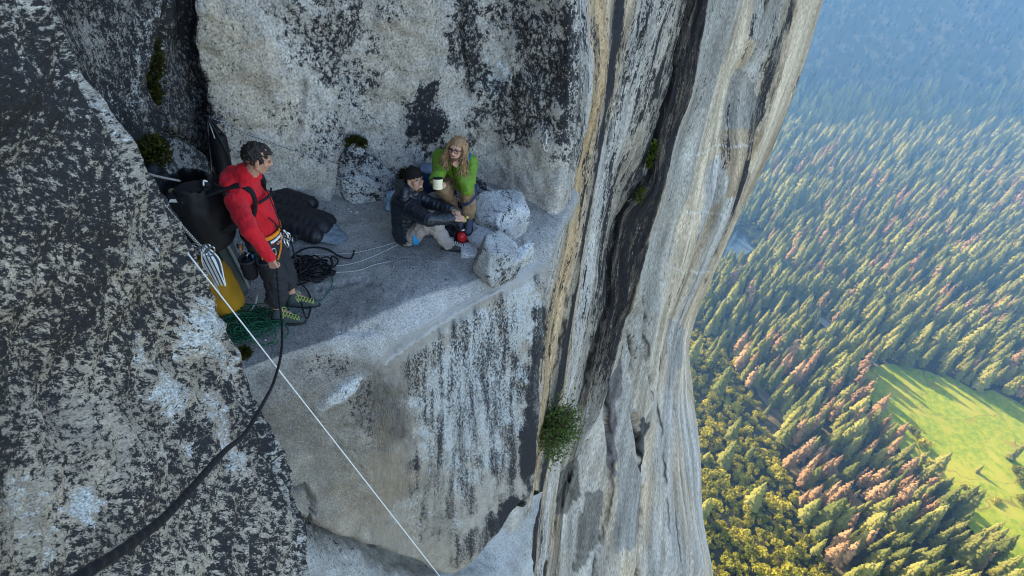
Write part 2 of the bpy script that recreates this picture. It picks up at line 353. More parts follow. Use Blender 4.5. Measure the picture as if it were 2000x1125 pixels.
tI = tI + (TAN * 1.08 - GRAN) * warm[..., None]
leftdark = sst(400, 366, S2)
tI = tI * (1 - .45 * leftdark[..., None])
low = blobs(PX, PY, [(1040, 370, 120, 65, 8, 1), (960, 330, 60, 45, 0, .6), (600, 360, 130, 28, 5, .5)], .3, 5)
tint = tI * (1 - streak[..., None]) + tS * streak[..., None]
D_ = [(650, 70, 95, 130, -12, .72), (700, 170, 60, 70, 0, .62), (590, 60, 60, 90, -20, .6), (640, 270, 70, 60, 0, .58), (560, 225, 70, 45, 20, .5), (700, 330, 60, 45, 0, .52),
      (835, 235, 55, 85, 0, 1.0), (905, 70, 45, 110, 0, .78), (930, 130, 40, 60, 0, .85), (1060, 120, 80, 200, 0, .80), (1000, 215, 90, 100, 0, .80), (980, 30, 50, 60, 0, .7), (1110, 150, 45, 200, 0, .95), (880, 300, 70, 40, 0, .8),
      (1090, 330, 45, 60, 0, .7), (760, 20, 40, 40, 0, .55), (440, 250, 50, 50, 0, .5), (500, 30, 40, 60, 0, .35), (790, 345, 60, 22, 10, .65), (470, 300, 60, 40, 0, .45)]
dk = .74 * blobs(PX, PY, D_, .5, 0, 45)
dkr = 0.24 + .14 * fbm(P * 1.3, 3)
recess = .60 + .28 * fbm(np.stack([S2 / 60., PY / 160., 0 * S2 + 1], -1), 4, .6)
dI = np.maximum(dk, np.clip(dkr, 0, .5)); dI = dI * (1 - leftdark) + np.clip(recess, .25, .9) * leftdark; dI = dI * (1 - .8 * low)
ds = .22 + .55 * st2 + .30 * fbm(np.stack([S2 / 20., PY / 200., 0 * S2 + 6], -1), 4, .6) + np.interp(SW, [1140, 1200, 1206, 1213, 1220, 1255, 1285, 1320, 1350, 1359, 1383, 1389, 1430, 1520, 1538, 1543, 1549, 1600], [.12, .1, .7, .65, .1, .10, .2, .25, .38, .42, .46, -.05, -.15, .0, .4, .3, -.1, -.15])
ds = ds * (1 - .5 * lowgrey)
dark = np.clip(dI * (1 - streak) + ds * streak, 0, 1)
pale = blobs(PX, PY, [(690, 175, 40, 50, 0, .5), (970, 150, 30, 45, 0, .75), (820, 320, 20, 40, -40, .6), (740, 245, 50, 60, 0, .4), (560, 110, 40, 60, 0, .35), (300, 60, 60, 90, 0, .5), (240, 200, 50, 80, 0, .5)], .5, 3)
pale = np.clip(np.maximum(pale, .18) * (1 - streak) + (.12 + .22 * np.exp(-((S2 - 1367) / 14.) ** 2)) * streak, 0, 1)
tcI = P * np.array([1, 1, .75]); tcS = np.stack([S2 / 42.0, PY / 520.0, 0 * S2], -1)
tcv = np.where((S2 > 1128)[..., None], tcS, tcI)
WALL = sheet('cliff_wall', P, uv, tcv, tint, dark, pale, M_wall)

# -- generic sheet from control rows of (px, py, r)
def ctrl(rows, nu, nv):
    C = np.array(rows, float); k = np.arange(C.shape[0]); j = np.arange(C.shape[1])
    C = crom(k, C, np.linspace(0, k[-1], nv)); C = np.swapaxes(crom(j, np.swapaxes(C, 0, 1), np.linspace(0, j[-1], nu)), 0, 1)
    return C

# -- foreground buttress on the left
edge = [(20, -150, 2.5), (95, 0, 2.6), (200, 190, 2.75), (282, 330, 2.9), (382, 520, 3.2), (442, 640, 3.5), (479, 735, 3.6), (506, 800, 3.45), (560, 900, 3.15), (592, 1000, 2.9), (600, 1125, 2.65), (600, 1290, 2.4)]
rows = []
for (x, y, r) in edge:
    back = [(x - 60, y + 4, r + 2.4), (x - 22, y + 2, r + .7), (x - 1, y, r + .06), (x - 14, y + 6, r - .22)]
    xl = -260; rl = np.interp(y, [-150, 300, 700, 1290], [1.25, 1.25, 1.0, .62])
    inn = []
    for f in (.12, .3, .5, .72, 1.0):
        inn.append((x + (xl - x) * f, y + 25 * f, (r - .22) + (rl - r + .22) * f ** .72))
    rows.append(back + inn)
C = ctrl(rows, 330, 420); PX, PY, R = C[..., 0], C[..., 1], C[..., 2]
P = at_r(PX, PY, R); n = face_cam(P, grid_normals(P))
disp = fbm(P * 1.6, 4) * .10 + fbm(P * 6, 5, .55) * .022
disp = disp - groove(PX, PY, [(545, 900), (575, 955), (592, 1005)], 6) * .1
disp = disp + .05 * blobs(PX, PY, [(375, 640, 60, 50, 20, 1), (330, 760, 60, 60, 40, .7)], .4, 2)
P = P + n * disp[..., None]
up = sst(500, 150, PY)
tint = np.broadcast_to(TAN * .45 + GRAN * .32, P.shape) * (1 + .35 * fbm(P * 2.0, 3)[..., None])
tint = tint * (1 - .35 * up[..., None]) + BLUEG * .36 * up[..., None]
edgew = np.exp(-((PX - np.interp(PY, [e[1] for e in edge], [e[0] for e in edge])) / 40.) ** 2)
tint = tint + (GREY * 1.2 - tint) * (.6 * edgew * sst(700, 850, PY))[..., None]
dark = .54 + .26 * fbm(P * 2.2 + 4, 4, .6) + .07 * up + blobs(PX, PY, [(60, 300, 130, 200, 0, .12), (120, 690, 120, 90, 0, .06), (200, 880, 130, 90, 0, -.1), (90, 1000, 110, 90, 0, -.14), (460, 950, 60, 120, 0, .05)], .4, 7)
pale = .15 + .12 * fbm(P * 3, 3) + blobs(PX, PY, [(390, 650, 62, 62, 25, .9), (325, 770, 40, 60, -35, .8), (270, 690, 18, 60, -20, .6), (168, 990, 34, 46, 0, .95), (420, 800, 20, 60, -25, .6), (450, 880, 18, 60, -25, .5), (200, 185, 28, 90, -28, .45), (165, 120, 20, 60, -30, .35), (60, 970, 60, 70, 0, .4), (478, 905, 12, 30, 0, .7), (375, 880, 14, 30, 0, .5), (445, 720, 25, 40, 0, .55), (110, 1060, 50, 40, 0, .35), (270, 480, 60, 50, 0, .2)], .5, 11)
pale = np.where(pale > .35, .35 + (pale - .35) * .45, pale); dark = dark - .95 * np.clip(pale - .28, 0, 1)
ROCKL = sheet('foreground_rock', P, None, np.stack([PX / 570., PY / 640., R * .10], -1), tint, np.clip(dark, 0, .85), np.clip(pale, 0, .95), M_near)

# -- the pillar with its ledge
def zr(px, py, z):
    d = rays(np.array([px], float), np.array([py], float))[0]; return (CAM[2] - z) / -d[2] * math.hypot(d[0], d[1])
def W(x, y, z):
    p = proj(np.array([x, y, z])); return (p[0], p[1], math.hypot(x, y))
def Z(px, py, z): return (px, py, zr(px, py, z))
rowsP = [
 [W(-4.2, 5.5, .12), W(-3.3, 6.2, .08), W(-2.5, 6.5, .06), W(-1.7, 6.7, .05), W(-.9, 6.8, .06), W(-.1, 6.9, .08), W(.4, 6.7, .0), W(.7, 6.7, -.1), W(.75, 7.2, -.9)],
 [W(-3.8, 4.9, .06), W(-3.0, 5.3, .02), W(-2.3, 5.6, .03), W(-1.6, 5.75, .02), W(-.9, 5.95, .04), W(-.2, 6.05, .05), W(.3, 6.05, .0), W(.52, 6.05, -.06), W(.6, 6.8, -.9)],
 [W(-3.3, 4.1, .03), W(-2.6, 4.5, .0), W(-2.0, 4.7, .0), W(-1.4, 4.85, .0), W(-.85, 5.05, .01), W(-.25, 5.3, .02), W(.28, 5.55, -.04), W(.47, 5.75, -.12), W(.5, 6.5, -.9)],
 [Z(420, 742, 0), Z(540, 696, 0), Z(640, 663, .0), Z(712, 626, .0), Z(808, 585, .0), Z(940, 543, .0), Z(1052, 497, -.1), W(.40, 5.45, -.25), W(.45, 6.2, -.9)],
 [Z(420, 758, -.08), Z(540, 708, -.06), Z(655, 682, -.1), Z(748, 706, -.42), Z(860, 632, -.27), Z(978, 568, -.13), Z(1062, 520, -.2), W(.38, 5.38, -.4), W(.42, 6.1, -.95)],
 [(430, 800, 3.72), (550, 775, 3.72), (660, 770, 3.8), (766, 765, 3.98), (874, 712, 4.25), (985, 640, 4.78), (1056, 585, 5.06), (1066, 600, 5.5), (1000, 600, 6.6)],
 [(470, 870, 3.66), (565, 860, 3.68), (672, 880, 3.78), (786, 900, 3.95), (888, 860, 4.2), (984, 800, 4.68), (1044, 740, 5.0), (1054, 750, 5.4), (990, 750, 6.5)],
 [(500, 940, 3.60), (582, 955, 3.62), (682, 995, 3.74), (798, 1030, 3.92), (896, 1010, 4.14), (980, 940, 4.55), (1034, 880, 4.9), (1046, 890, 5.3), (980, 890, 6.4)],
 [(520, 985, 3.54), (597, 1006, 3.58), (690, 1046, 3.70), (800, 1086, 3.86), (893, 1108, 4.04), (968, 1042, 4.45), (1016, 972, 4.85), (1030, 985, 5.2), (970, 985, 6.3)],
 [(525, 985, 3.9), (600, 1003, 3.95), (690, 1042, 4.1), (800, 1080, 4.25), (892, 1100, 4.5), (962, 1032, 5.0), (1006, 962, 5.5), (1010, 975, 5.8), (960, 975, 6.6)],
 [(540, 960, 4.8), (600, 975, 4.9), (690, 1010, 5.0), (800, 1040, 5.2), (885, 1060, 5.5), (950, 1000, 6.0), (990, 935, 6.4), (995, 950, 6.8), (950, 950, 7.2)]]
C = np.array(rowsP); Pc = at_r(C[..., 0], C[..., 1], C[..., 2])
rk = np.array([0, 1, 2, 3, 3.5, 4.2, 5.2, 6.2, 7, 7.35, 8]); vv = np.concatenate([np.linspace(0, 3, 120)[:-1], np.linspace(3, 3.5, 50)[:-1], np.linspace(3.5, 7, 260)[:-1], np.linspace(7, 8, 40)])
ck = np.array([0, 1, 2, 3, 4, 5, 6, 6.5, 7.5]); uu = np.linspace(0, 7.5, 420)
Pf = pchip(rk, Pc, vv); Pf = np.swapaxes(pchip(ck, np.swapaxes(Pf, 0, 1), uu), 0, 1)
# soften the polygon look of the control lattice
for _ in range(6):
    Q = Pf.copy(); Q[1:-1] = .25 * Pf[:-2] + .5 * Pf[1:-1] + .25 * Pf[2:]; Q[:, 1:-1] = .25 * Q[:, :-2] + .5 * Q[:, 1:-1] + .25 * Q[:, 2:]; Pf = Q
P = Pf; uv = proj(P); PX, PY = uv[..., 0], uv[..., 1]; V2 = np.broadcast_to(vv[:, None], PX.shape)
n = grid_normals(P); n = n * np.sign(((CAM - P) * n).sum(-1).mean())
topw = 1 - sst(2.9, 3.3, V2); face = sst(3.35, 3.7, V2)
disp = fbm(P * 1.1, 4) * (.02 + .06 * face) + fbm(P * 4.5, 5, .55) * (.012 + .014 * face)
bev = np.exp(-((V2 - 3.3) / .35) ** 2)
disp = disp + bev * fbm(P * 3.0, 3) * .05
disp = disp - groove(PX, PY, [(620, 565), (660, 558), (700, 548), (740, 556)], 3.5, 12) * .035 * topw - groove(PX, PY, [(665, 640), (700, 650), (730, 640)], 8) * .04
disp = disp - groove(PX, PY, [(575, 960), (600, 955), (615, 985), (605, 1010)], 4) * .10
disp = disp + .06 * blobs(PX, PY, [(665, 762, 60, 18, -35, 1)], .3, 3) + .05 * blobs(PX, PY, [(760, 880, 90, 120, 0, 1)], .3, 3)
disp = disp + .018 * groove(PX, PY, [(750, 708), (800, 670), (860, 632), (920, 595), (980, 566)], 5)
P = P + n * disp[..., None]
tint = np.broadcast_to(np.array([.335, .33, .325]), P.shape) * (1 + .25 * fbm(P * 1.5, 3)[..., None])
toned = blobs(PX, PY, [(560, 660, 120, 45, -22, .55), (640, 620, 120, 40, -22, .55), (680, 590, 90, 35, -18, .4), (600, 520, 60, 60, 0, .3)], .3, 4) * topw  # soft patches that darken parts of the ledge top
tint = tint * (1 - .62 * toned[..., None])
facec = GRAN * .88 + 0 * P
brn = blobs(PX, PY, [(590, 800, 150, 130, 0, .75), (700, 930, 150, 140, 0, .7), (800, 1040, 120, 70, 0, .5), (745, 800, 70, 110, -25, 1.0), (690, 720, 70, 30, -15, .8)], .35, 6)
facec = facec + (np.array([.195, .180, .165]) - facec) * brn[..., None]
och = blobs(PX, PY, [(770, 960, 60, 150, -15, .6), (690, 980, 60, 90, 0, .4), (870, 1080, 60, 40, 0, .4)], .4, 8)
facec = facec + (TAN * .75 - facec) * och[..., None]
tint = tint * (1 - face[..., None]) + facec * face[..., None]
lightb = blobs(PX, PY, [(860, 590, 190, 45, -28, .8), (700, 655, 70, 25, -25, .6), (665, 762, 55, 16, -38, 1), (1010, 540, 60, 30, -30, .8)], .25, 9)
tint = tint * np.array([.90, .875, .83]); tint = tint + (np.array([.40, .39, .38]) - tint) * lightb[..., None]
tint = tint + (np.array([.6, .6, .6]) - tint) * (.4 * groove(PX, PY, [(750, 708), (800, 670), (860, 632), (920, 595), (980, 566)], 4))[..., None]
speck = blobs(PX, PY, [(930, 760, 150, 210, 5, .50), (960, 620, 90, 80, -10, .40), (1010, 880, 60, 130, 0, .55), (870, 960, 90, 120, 0, .45), (640, 715, 70, 30, -10, .35), (735, 800, 70, 100, -25, .42), (820, 730, 50, 70, -20, .40), (1000, 975, 40, 60, 0, .4), (850, 610, 30, 14, -20, .40), (1050, 720, 30, 160, 4, .75), (1032, 880, 26, 130, 4, 1.15), (985, 1010, 50, 26, -50, 1.1), (940, 1050, 60, 40, -40, .6)], .45, 12)
vst = fbm(np.stack([PX / 16., PY / 130., 0 * PX], -1), 4, .6)
dark = np.clip(speck * .74 * face + .45 * vst * sst(740, 820, PX) * face, 0, .9) + .12 * topw + .12
pale = .15 + blobs(PX, PY, [(930, 760, 130, 220, 5, .50), (840, 780, 50, 120, 0, .4), (1010, 620, 60, 90, 0, .5), (665, 762, 50, 14, -38, .7), (800, 1000, 60, 60, 0, .3)], .4, 14) * face
tcv = P * np.array([1.25, 1.25, 1.0]); fz = (face * sst(720, 800, PX))[..., None]; tcv = tcv * (1 - fz) + P * np.array([2.6, 2.6, 1.35]) * fz
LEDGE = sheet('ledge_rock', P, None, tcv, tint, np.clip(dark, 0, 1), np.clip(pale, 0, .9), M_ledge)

# -- slab below the pillar
rows = [[(500, 930, 5.0), (640, 960, 5.2), (800, 1000, 5.6), (960, 980, 6.2), (1060, 960, 7.0)],
        [(530, 985, 3.95), (640, 1030, 4.15), (790, 1090, 4.5), (930, 1085, 5.3), (1040, 1050, 6.4)],
        [(560, 1060, 3.55), (660, 1100, 3.75), (800, 1140, 4.1), (940, 1140, 4.8), (1045, 1125, 6.2)],
        [(570, 1160, 3.3), (680, 1190, 3.5), (810, 1220, 3.9), (940, 1230, 4.4), (1040, 1230, 5.9)],
        [(580, 1300, 2.9), (680, 1320, 3.1), (810, 1340, 3.4), (940, 1350, 4.0), (1030, 1350, 5.5)]]
C = ctrl(rows, 170, 130); P = at_r(C[..., 0], C[..., 1], C[..., 2]); n = face_cam(P, grid_normals(P))
P = P + n * (fbm(P * 1.2, 4) * .12 + fbm(P * 5, 5, .55) * .03)[..., None]
tint = np.broadcast_to(GREY * 1.1, P.shape) * (1 + .3 * fbm(P * 1.3, 3)[..., None])
sheet('lower_slab', P, None, P * np.array([1, 1, .7]), tint, .25 + .3 * fbm(P, 3), np.full(P.shape[:2], .2), M_wall)
# ------------------------------------------------------------------ the valley far below
def floorpt(px, py): return at_z(np.asarray(px, float), np.asarray(py, float), FLOOR_Z)
def to_floor(pts): return [tuple(floorpt(a, b)[:2]) for a, b in pts]
MEADOW = to_floor([(1668, 728), (1690, 775), (1708, 825), (1732, 868), (1782, 902), (1810, 945), (1840, 985), (1880, 1026), (1915, 1080), (1938, 1140), (1970, 1210), (2030, 1330), (2300, 1300), (2300, 900), (2040, 815), (1985, 790), (1936, 768), (1890, 765), (1843, 738), (1796, 728), (1740, 716)])
RIVER = to_floor([(1390, 534), (1412, 502), (1426, 472), (1441, 450), (1452, 468), (1468, 492), (1446, 508), (1405, 538)])
ROAD = [np.array(p) for p in to_floor([(1560, 610), (1600, 628), (1628, 655), (1648, 690), (1674, 714), (1695, 745), (1722, 790), (1752, 822), (1785, 860), (1810, 905), (1835, 945)])]
TRACK = [np.array(p) for p in to_floor([(1400, 660), (1452, 700), (1490, 770), (1530, 815), (1590, 865), (1650, 960), (1700, 1010), (1760, 1080), (1800, 1140)])]
def distpoly(x, y, pl):
    return polyd(x, y, [tuple(p) for p in pl])
BA, BB = floorpt(1530, 292), floorpt(2040, 302)
bd = (BB - BA)[:2]; bd /= np.linalg.norm(bd); bn = np.array([-bd[1], bd[0]])
if bn[1] < 0: bn = -bn
def hill_t(x, y): return (x - BA[0]) * bn[0] + (y - BA[1]) * bn[1] - 110
def ground_z(x, y):
    t = hill_t(x, y); p = np.stack([x / 260., y / 260., 0 * x], -1)
    f = fbm(p, 4); g = ridged(np.stack([(x * bd[0] + y * bd[1]) / 230., t / 900., 0 * x + 3], -1), 4)
    z = FLOOR_Z + 2.5 * fbm(p * 3, 3)
    z = z + (lambda q: np.where(q < 240, q, 240 + 60 * np.tanh((q - 240) / 60)))(np.maximum(t + 12 * f, 0) * .80) ** 1 * (1 + .10 * f) + sst(0, 250, t) * (g * 14)
    return z + 8 * sst(60, -80, x - .45 * y) * sst(560, 420, y)      # talus under the cliff
def axis(a, b, fine0, fine1, n, m):
    return np.unique(np.concatenate([np.linspace(a, fine0, m), np.linspace(fine0, fine1, n), np.linspace(fine1, b, m)]))
gx = axis(-900, 6000, 60, 1100, 330, 30); gy = axis(-1200, 6000, 120, 1900, 420, 24)
X, Y = np.meshgrid(gx, gy); Zg = ground_z(X, Y); P = np.stack([X, Y, Zg], -1)
md = inside(X, Y, MEADOW)
me = mesh_np('valley_floor', P.reshape(-1, 3), grid_faces(*X.shape))
t = NT('forest_floor'); oc = t.objco(); n1 = t.noise(oc, .05, 6, .6); n2 = t.noise(oc, .6, 5, .65)
c = t.mix(n2, (.025, .028, .015), (.085, .075, .045)); c = t.mix(t.smooth(n1, .5, .62), c, (.13, .105, .06)); M_floor = t.base(c, 1, 0)
tag(link('valley_floor', me, M_floor), kind='structure')

def flat_poly(name, poly, dz, mat, step=6.0, jit=3.0):
    poly = np.array(poly); q = []
    for a, b in zip(poly, np.roll(poly, -1, 0)):
        k = max(1, int(np.linalg.norm(b - a) / step))
        for i in range(k): q.append(a + (b - a) * i / k)
    q = np.array(q); jn = np.stack([pn(np.stack([q[:, 0] / 9, q[:, 1] / 9, 0 * q[:, 0]], -1)), pn(np.stack([q[:, 0] / 9, q[:, 1] / 9, 0 * q[:, 0] + 7], -1))], -1) * jit * 2
    q = q + jn
    bm = bmesh.new(); vs = [bm.verts.new((p[0], p[1], 0)) for p in q]; es = [bm.edges.new((vs[i], vs[(i + 1) % len(vs)])) for i in range(len(vs))]
    bmesh.ops.triangle_fill(bm, edges=es, use_beauty=True)
    for _ in range(2): bmesh.ops.subdivide_edges(bm, edges=[e for e in bm.edges if e.calc_length() > 14], cuts=1)
    bmesh.ops.triangulate(bm, faces=bm.faces)
    a = np.array([(v.co.x, v.co.y) for v in bm.verts]); z = ground_z(a[:, 0], a[:, 1]) + dz
    for v, h in zip(bm.verts, z): v.co.z = h
    bmesh.ops.recalc_face_normals(bm, faces=bm.faces)
    me = bpy.data.meshes.new(name); bm.to_mesh(me); bm.free()
    if me.polygons and sum(p.normal.z for p in me.polygons) < 0: me.flip_normals()
    return tag(link(name, me, mat), kind='structure')
def strip(name, pl, w, dz, mat):
    pl = np.array(pl); u = np.linspace(0, len(pl) - 1, 140); c = crom(np.arange(len(pl)), pl, u); d = np.gradient(c, axis=0); d /= np.linalg.norm(d, axis=1, keepdims=True); nn = np.stack([-d[:, 1], d[:, 0]], -1)
    ww = w * (1 + .45 * pn(np.stack([u * 3, 0 * u, 0 * u], -1)))[:, None]
    q = np.stack([c + nn * ww * k for k in (-1, -.5, 0, .5, 1)], 1); z = ground_z(q[..., 0], q[..., 1]) + dz
    return tag(link(name, mesh_np(name, np.concatenate([q, z[..., None]], -1).reshape(-1, 3), grid_faces(140, 5)), mat), kind='structure')
t = NT('meadow_grass'); oc = t.objco(); n1 = t.noise(oc, .035, 5, .6, .6); n2 = t.noise(oc, .22, 6, .65); n3 = t.noise(t.vscale(oc, (1, 1, 1)), 1.4, 4, .7)
c = t.mix(t.smooth(n2, .3, .7), (.095, .15, .014), (.235, .245, .022)); c = t.mix(t.smooth(n1, .50, .62), c, (.25, .235, .035)); c = t.mix(t.smooth(t.noise(oc, .06, 4, .6), .60, .72), c, (.20, .14, .035))
wv = t.noise(oc, .016, 3, .5, 1.2); cr_ = t.math('ABSOLUTE', t.math('SUBTRACT', wv, .52)); c = t.mix(t.smooth(cr_, .010, 0.0), c, (.13, .075, .03))
c = t.mix(t.math('MULTIPLY', n3, .4), c, (.10, .15, .02)); M_mead = t.base(c, 1, 0)
flat_poly('meadow', MEADOW, 2.9, M_mead)
t = NT('river_water'); t.b.inputs['Roughness'].default_value = .12; M_riv = t.base((.03, .05, .07), .15, .5)
flat_poly('river', RIVER, 3.4, M_riv, 8, 2)
M_dirt = plain('pale_dirt', (.20, .155, .10), 1, 0, .9, .35, 0); M_road = plain('grey_road', (.22, .21, .2), 1, 0, .2, .5, 0)
strip('road', ROAD, 4.2, 2.0, M_road); strip('dirt_track', TRACK, 4.5, 0.8, M_dirt)

# -- trees
def leaf_mat(name, c0, c1, trans=.3, hue=0.12):
    t = NT(name); oi = t.n.new('ShaderNodeObjectInfo'); co = t.objco(); n = t.noise(co, .35, 4, .7)
    k = t.math('MULTIPLY_ADD', oi.outputs['Random'], .7, t.math('MULTIPLY', n, .55)); c = t.mix(t.math('SUBTRACT', k, .12, clamp=True), c0, c1)
    d = t.n.new('ShaderNodeBsdfDiffuse'); tr = t.n.new('ShaderNodeBsdfTranslucent'); mx = t.n.new('ShaderNodeMixShader')
    t.set(d.inputs[0], c); t.set(tr.inputs[0], c); mx.inputs[0].default_value = trans
    t.t.links.new(d.outputs[0], mx.inputs[1]); t.t.links.new(tr.outputs[0], mx.inputs[2]); t.t.links.new(mx.outputs[0], t.out.inputs[0]); t.n.remove(t.b)
    return t.m
M_con = leaf_mat('conifer_needles', (.085, .11, .030), (.39, .36, .10), .48)
M_dead = leaf_mat('dead_needles', (.22, .130, .068), (.46, .295, .155), .40)
M_oak = leaf_mat('oak_leaves', (.085, .10, .014), (.52, .45, .06), .45)
M_bark = plain('bark', (.13, .095, .07), 1, 0, .3, 3, 0)
def conifer(seed, H=38.0, spread=.125, whorls=19, start=.16, sparse=0.0):
    r = random.Random(seed); v, f = [], []
    for w_ in range(whorls):
        tt = start + (1 - start) * (w_ / (whorls - 1)) ** .92; nb = r.randint(6, 8) if tt < .85 else 4
        prof = min(1.0, (tt - start) * 5 + .55) * (1 - tt) ** .64
        ph = r.random() * 6.3
        for b in range(nb):
            if r.random() < sparse: continue
            a = ph + 6.283 * b / nb + r.uniform(-.3, .3); L = H * spread * prof * r.uniform(.65, 1.3) + .35; z0 = tt * H + r.uniform(-.4, .4)
            dr = r.uniform(.15, .55) * L; wd = L * r.uniform(.30, .48) + .2; ca, sa = cos(a), sin(a)
            def q(l, s, z): v.append((ca * l - sa * s, sa * l + ca * s, z)); return len(v) - 1
            b0 = q(0, 0, z0 + .5); m1 = q(L * .55, wd, z0 - dr * .25 - r.uniform(.2, .8)); m2 = q(L * .55, -wd, z0 - dr * .25 - r.uniform(.2, .8)); tp = q(L * .95, wd * r.uniform(.2, .6), z0 - dr * .9); t2 = q(L * r.uniform(.8, 1.0), -wd * r.uniform(.2, .6), z0 - dr); mt = q(L * .5, 0, z0 + .35 * wd); dn = q(L * .6, 0, z0 - dr - wd * .7)
            f += [(b0, m1, mt), (b0, mt, m2), (m1, tp, mt), (mt, tp, t2), (mt, t2, m2), (b0, dn, tp)]
    k = len(v); v += [(0, 0, H * 1.03), (.35, 0, H * .93), (-.2, .3, H * .93), (-.2, -.3, H * .93)]; f += [(k, k + 1, k + 2), (k, k + 2, k + 3), (k, k + 3, k + 1)]
    return v, f
def broad(seed, R=4.5, H=8.0, n=330):
    r = random.Random(seed); v, f = [], []
    cl = [(r.uniform(-.55, .55) * R, r.uniform(-.55, .55) * R, H * r.uniform(.42, .8), R * r.uniform(.32, .6)) for _ in range(9)]
    for i in range(n):
        cx, cy_, cz, cr_ = r.choice(cl); d = Vector((r.gauss(0, 1), r.gauss(0, 1), r.gauss(.25, .8))).normalized(); rr = cr_ * r.uniform(.75, 1.08)
        p = Vector((cx, cy_, cz)) + d * rr; s = R * r.uniform(.07, .17)
        nrm = (d + Vector((r.gauss(0, .5), r.gauss(0, .5), r.gauss(0, .5)))).normalized(); a = nrm.orthogonal().normalized(); b = nrm.cross(a)
        ph = r.random() * 6.3; k = len(v)
        for j in range(5):
            q = p + (a * cos(ph + j * 1.2566) + b * sin(ph + j * 1.2566)) * s * r.uniform(.6, 1.2); v.append(tuple(q))
        f.append(tuple(range(k, k + 5)))
    return v, f
def taper(r0, r1, h, n=6, lean=0.0):
    v, f = [], []
    for k in range(4):
        t_ = k / 3; rr = r0 + (r1 - r0) * t_
        for j in range(n): v.append((rr * cos(j * 6.283 / n) + lean * t_ * t_, rr * sin(j * 6.283 / n), h * t_ - .5))
    for k in range(3):
        for j in range(n): f.append((k * n + j, k * n + (j + 1) % n, (k + 1) * n + (j + 1) % n, (k + 1) * n + j))
    return v, f
CON = [mesh_np('conifer_crown', *conifer(11 + i, 28 + 4 * (i % 2), .132 + .022 * i, 16 + i)) for i in range(4)]
DEAD = [mesh_np('dead_crown', *conifer(41 + i, 30, .125 + .02 * i, 15 + i, .22, .28)) for i in range(3)]
OAK = [mesh_np('oak_crown', *broad(71 + i, 3.3 + .3 * i, 6 + i, 360)) for i in range(3)]
for m_, l_ in ((M_con, CON), (M_dead, DEAD), (M_oak, OAK)):
    for me in l_: me.materials.append(m_)
TR_C = mesh_np('trunk', *taper(.55, .12, 26)); TR_O = mesh_np('trunk', *taper(.35, .2, 4.5))
for me in (TR_C, TR_O): me.materials.append(M_bark)

def scatter(x0, x1, y0, y1, sp):
    a = np.arange(x0, x1, sp); b = np.arange(y0, y1, sp); A, B = np.meshgrid(a, b)
    A = A + RNG.uniform(-.48, .48, A.shape) * sp + (np.arange(len(b)) % 2)[:, None] * sp * .5; B = B + RNG.uniform(-.48, .48, B.shape) * sp
    return A.ravel(), B.ravel()
def zoneblob(px, py, lst):
    o = np.zeros_like(px)
    for x, y, rx, ry, w_ in lst: o = np.maximum(o, w_ * np.clip(1.35 - np.hypot((px - x) / rx, (py - y) / ry), 0, 1))
    return o
DZ = [(1600, 335, 85, 32, .6), (1700, 385, 70, 35, .55), (1640, 430, 40, 40, .55), (1760, 430, 60, 30, .5), (1590, 515, 55, 26, .85), (1640, 545, 50, 26, .7), (1740, 525, 55, 40, .8), (1800, 560, 40, 30, .6), (1860, 590, 55, 26, .9), (1925, 618, 50, 26, .9), (1605, 612, 30, 18, .8),
      (1500, 700, 65, 40, .7), (1560, 725, 40, 40, .7), (1640, 800, 50, 45, .85), (1690, 790, 45, 45, .85), (1725, 830, 40, 35, .8), (1600, 900, 70, 50, .9), (1680, 930, 90, 60, .95), (1760, 970, 70, 50, .95), (1620, 980, 80, 50, .8), (1560, 1010, 60, 40, .6), (1640, 1070, 60, 36, .6), (1480, 890, 60, 40, .15), (1550, 460, 60, 60, .2), (1990, 420, 50, 50, .35), (1850, 480, 60, 40, .3)]
x, y = scatter(60, 1050, 130, 1300, 8.0)
t_ = hill_t(x, y); z = ground_z(x, y); pp = proj(np.stack([x, y, z + 12], -1)); px, py = pp[:, 0], pp[:, 1]
infr = (px > 1290) & (px < 2160) & (py > 100) & (py < 1300) & (t_ < 20)
oakline = np.interp(py, [560, 640, 700, 800, 900, 1000, 1130, 1300], [1330, 1385, 1440, 1500, 1545, 1580, 1650, 1740])
oz = px + 26 * pn(np.stack([x / 30, y / 30, 0 * x], -1)) < oakline
far_oak = zoneblob(px, py, [(1930, 340, 90, 40, .8), (1850, 380, 60, 30, .5), (1470, 450, 26, 26, 1.), (1990, 380, 60, 60, .6)]) > RNG.uniform(0, 1, len(x))
dmead = inside(x, y, MEADOW); dr = distpoly(x, y, ROAD); dtk = distpoly(x, y, TRACK); driv = inside(x, y, RIVER); driv_d = distpoly(x, y, [np.array(q) for q in RIVER])
open_ = zoneblob(px, py, [(1500, 800, 60, 60, .6), (1600, 880, 40, 30, .4), (1440, 640, 50, 20, .4), (1720, 1060, 40, 20, .3)]) > RNG.uniform(0, 1, len(x))
clump = pn(np.stack([x / 24, y / 24, 0 * x], -1)) > -.36
ok = infr & ~dmead & ~driv & (driv_d > 6) & (dr > 4)  & ~open_ & clump
dead = (zoneblob(px, py, DZ) * np.where(py < 640, .72, 1.0) * (.95 + 1.3 * pn(np.stack([x / 16, y / 16, 0 * x + 2], -1))) > RNG.uniform(0, 1, len(x))) | (RNG.uniform(0, 1, len(x)) < .02)
oz = oz & (RNG.uniform(0, 1, len(x)) > .05)
dead &= ~(oz & (RNG.uniform(0, 1, len(x)) < .75))
kind = np.where(dead, 1, np.where(oz | far_oak, 2, 0))
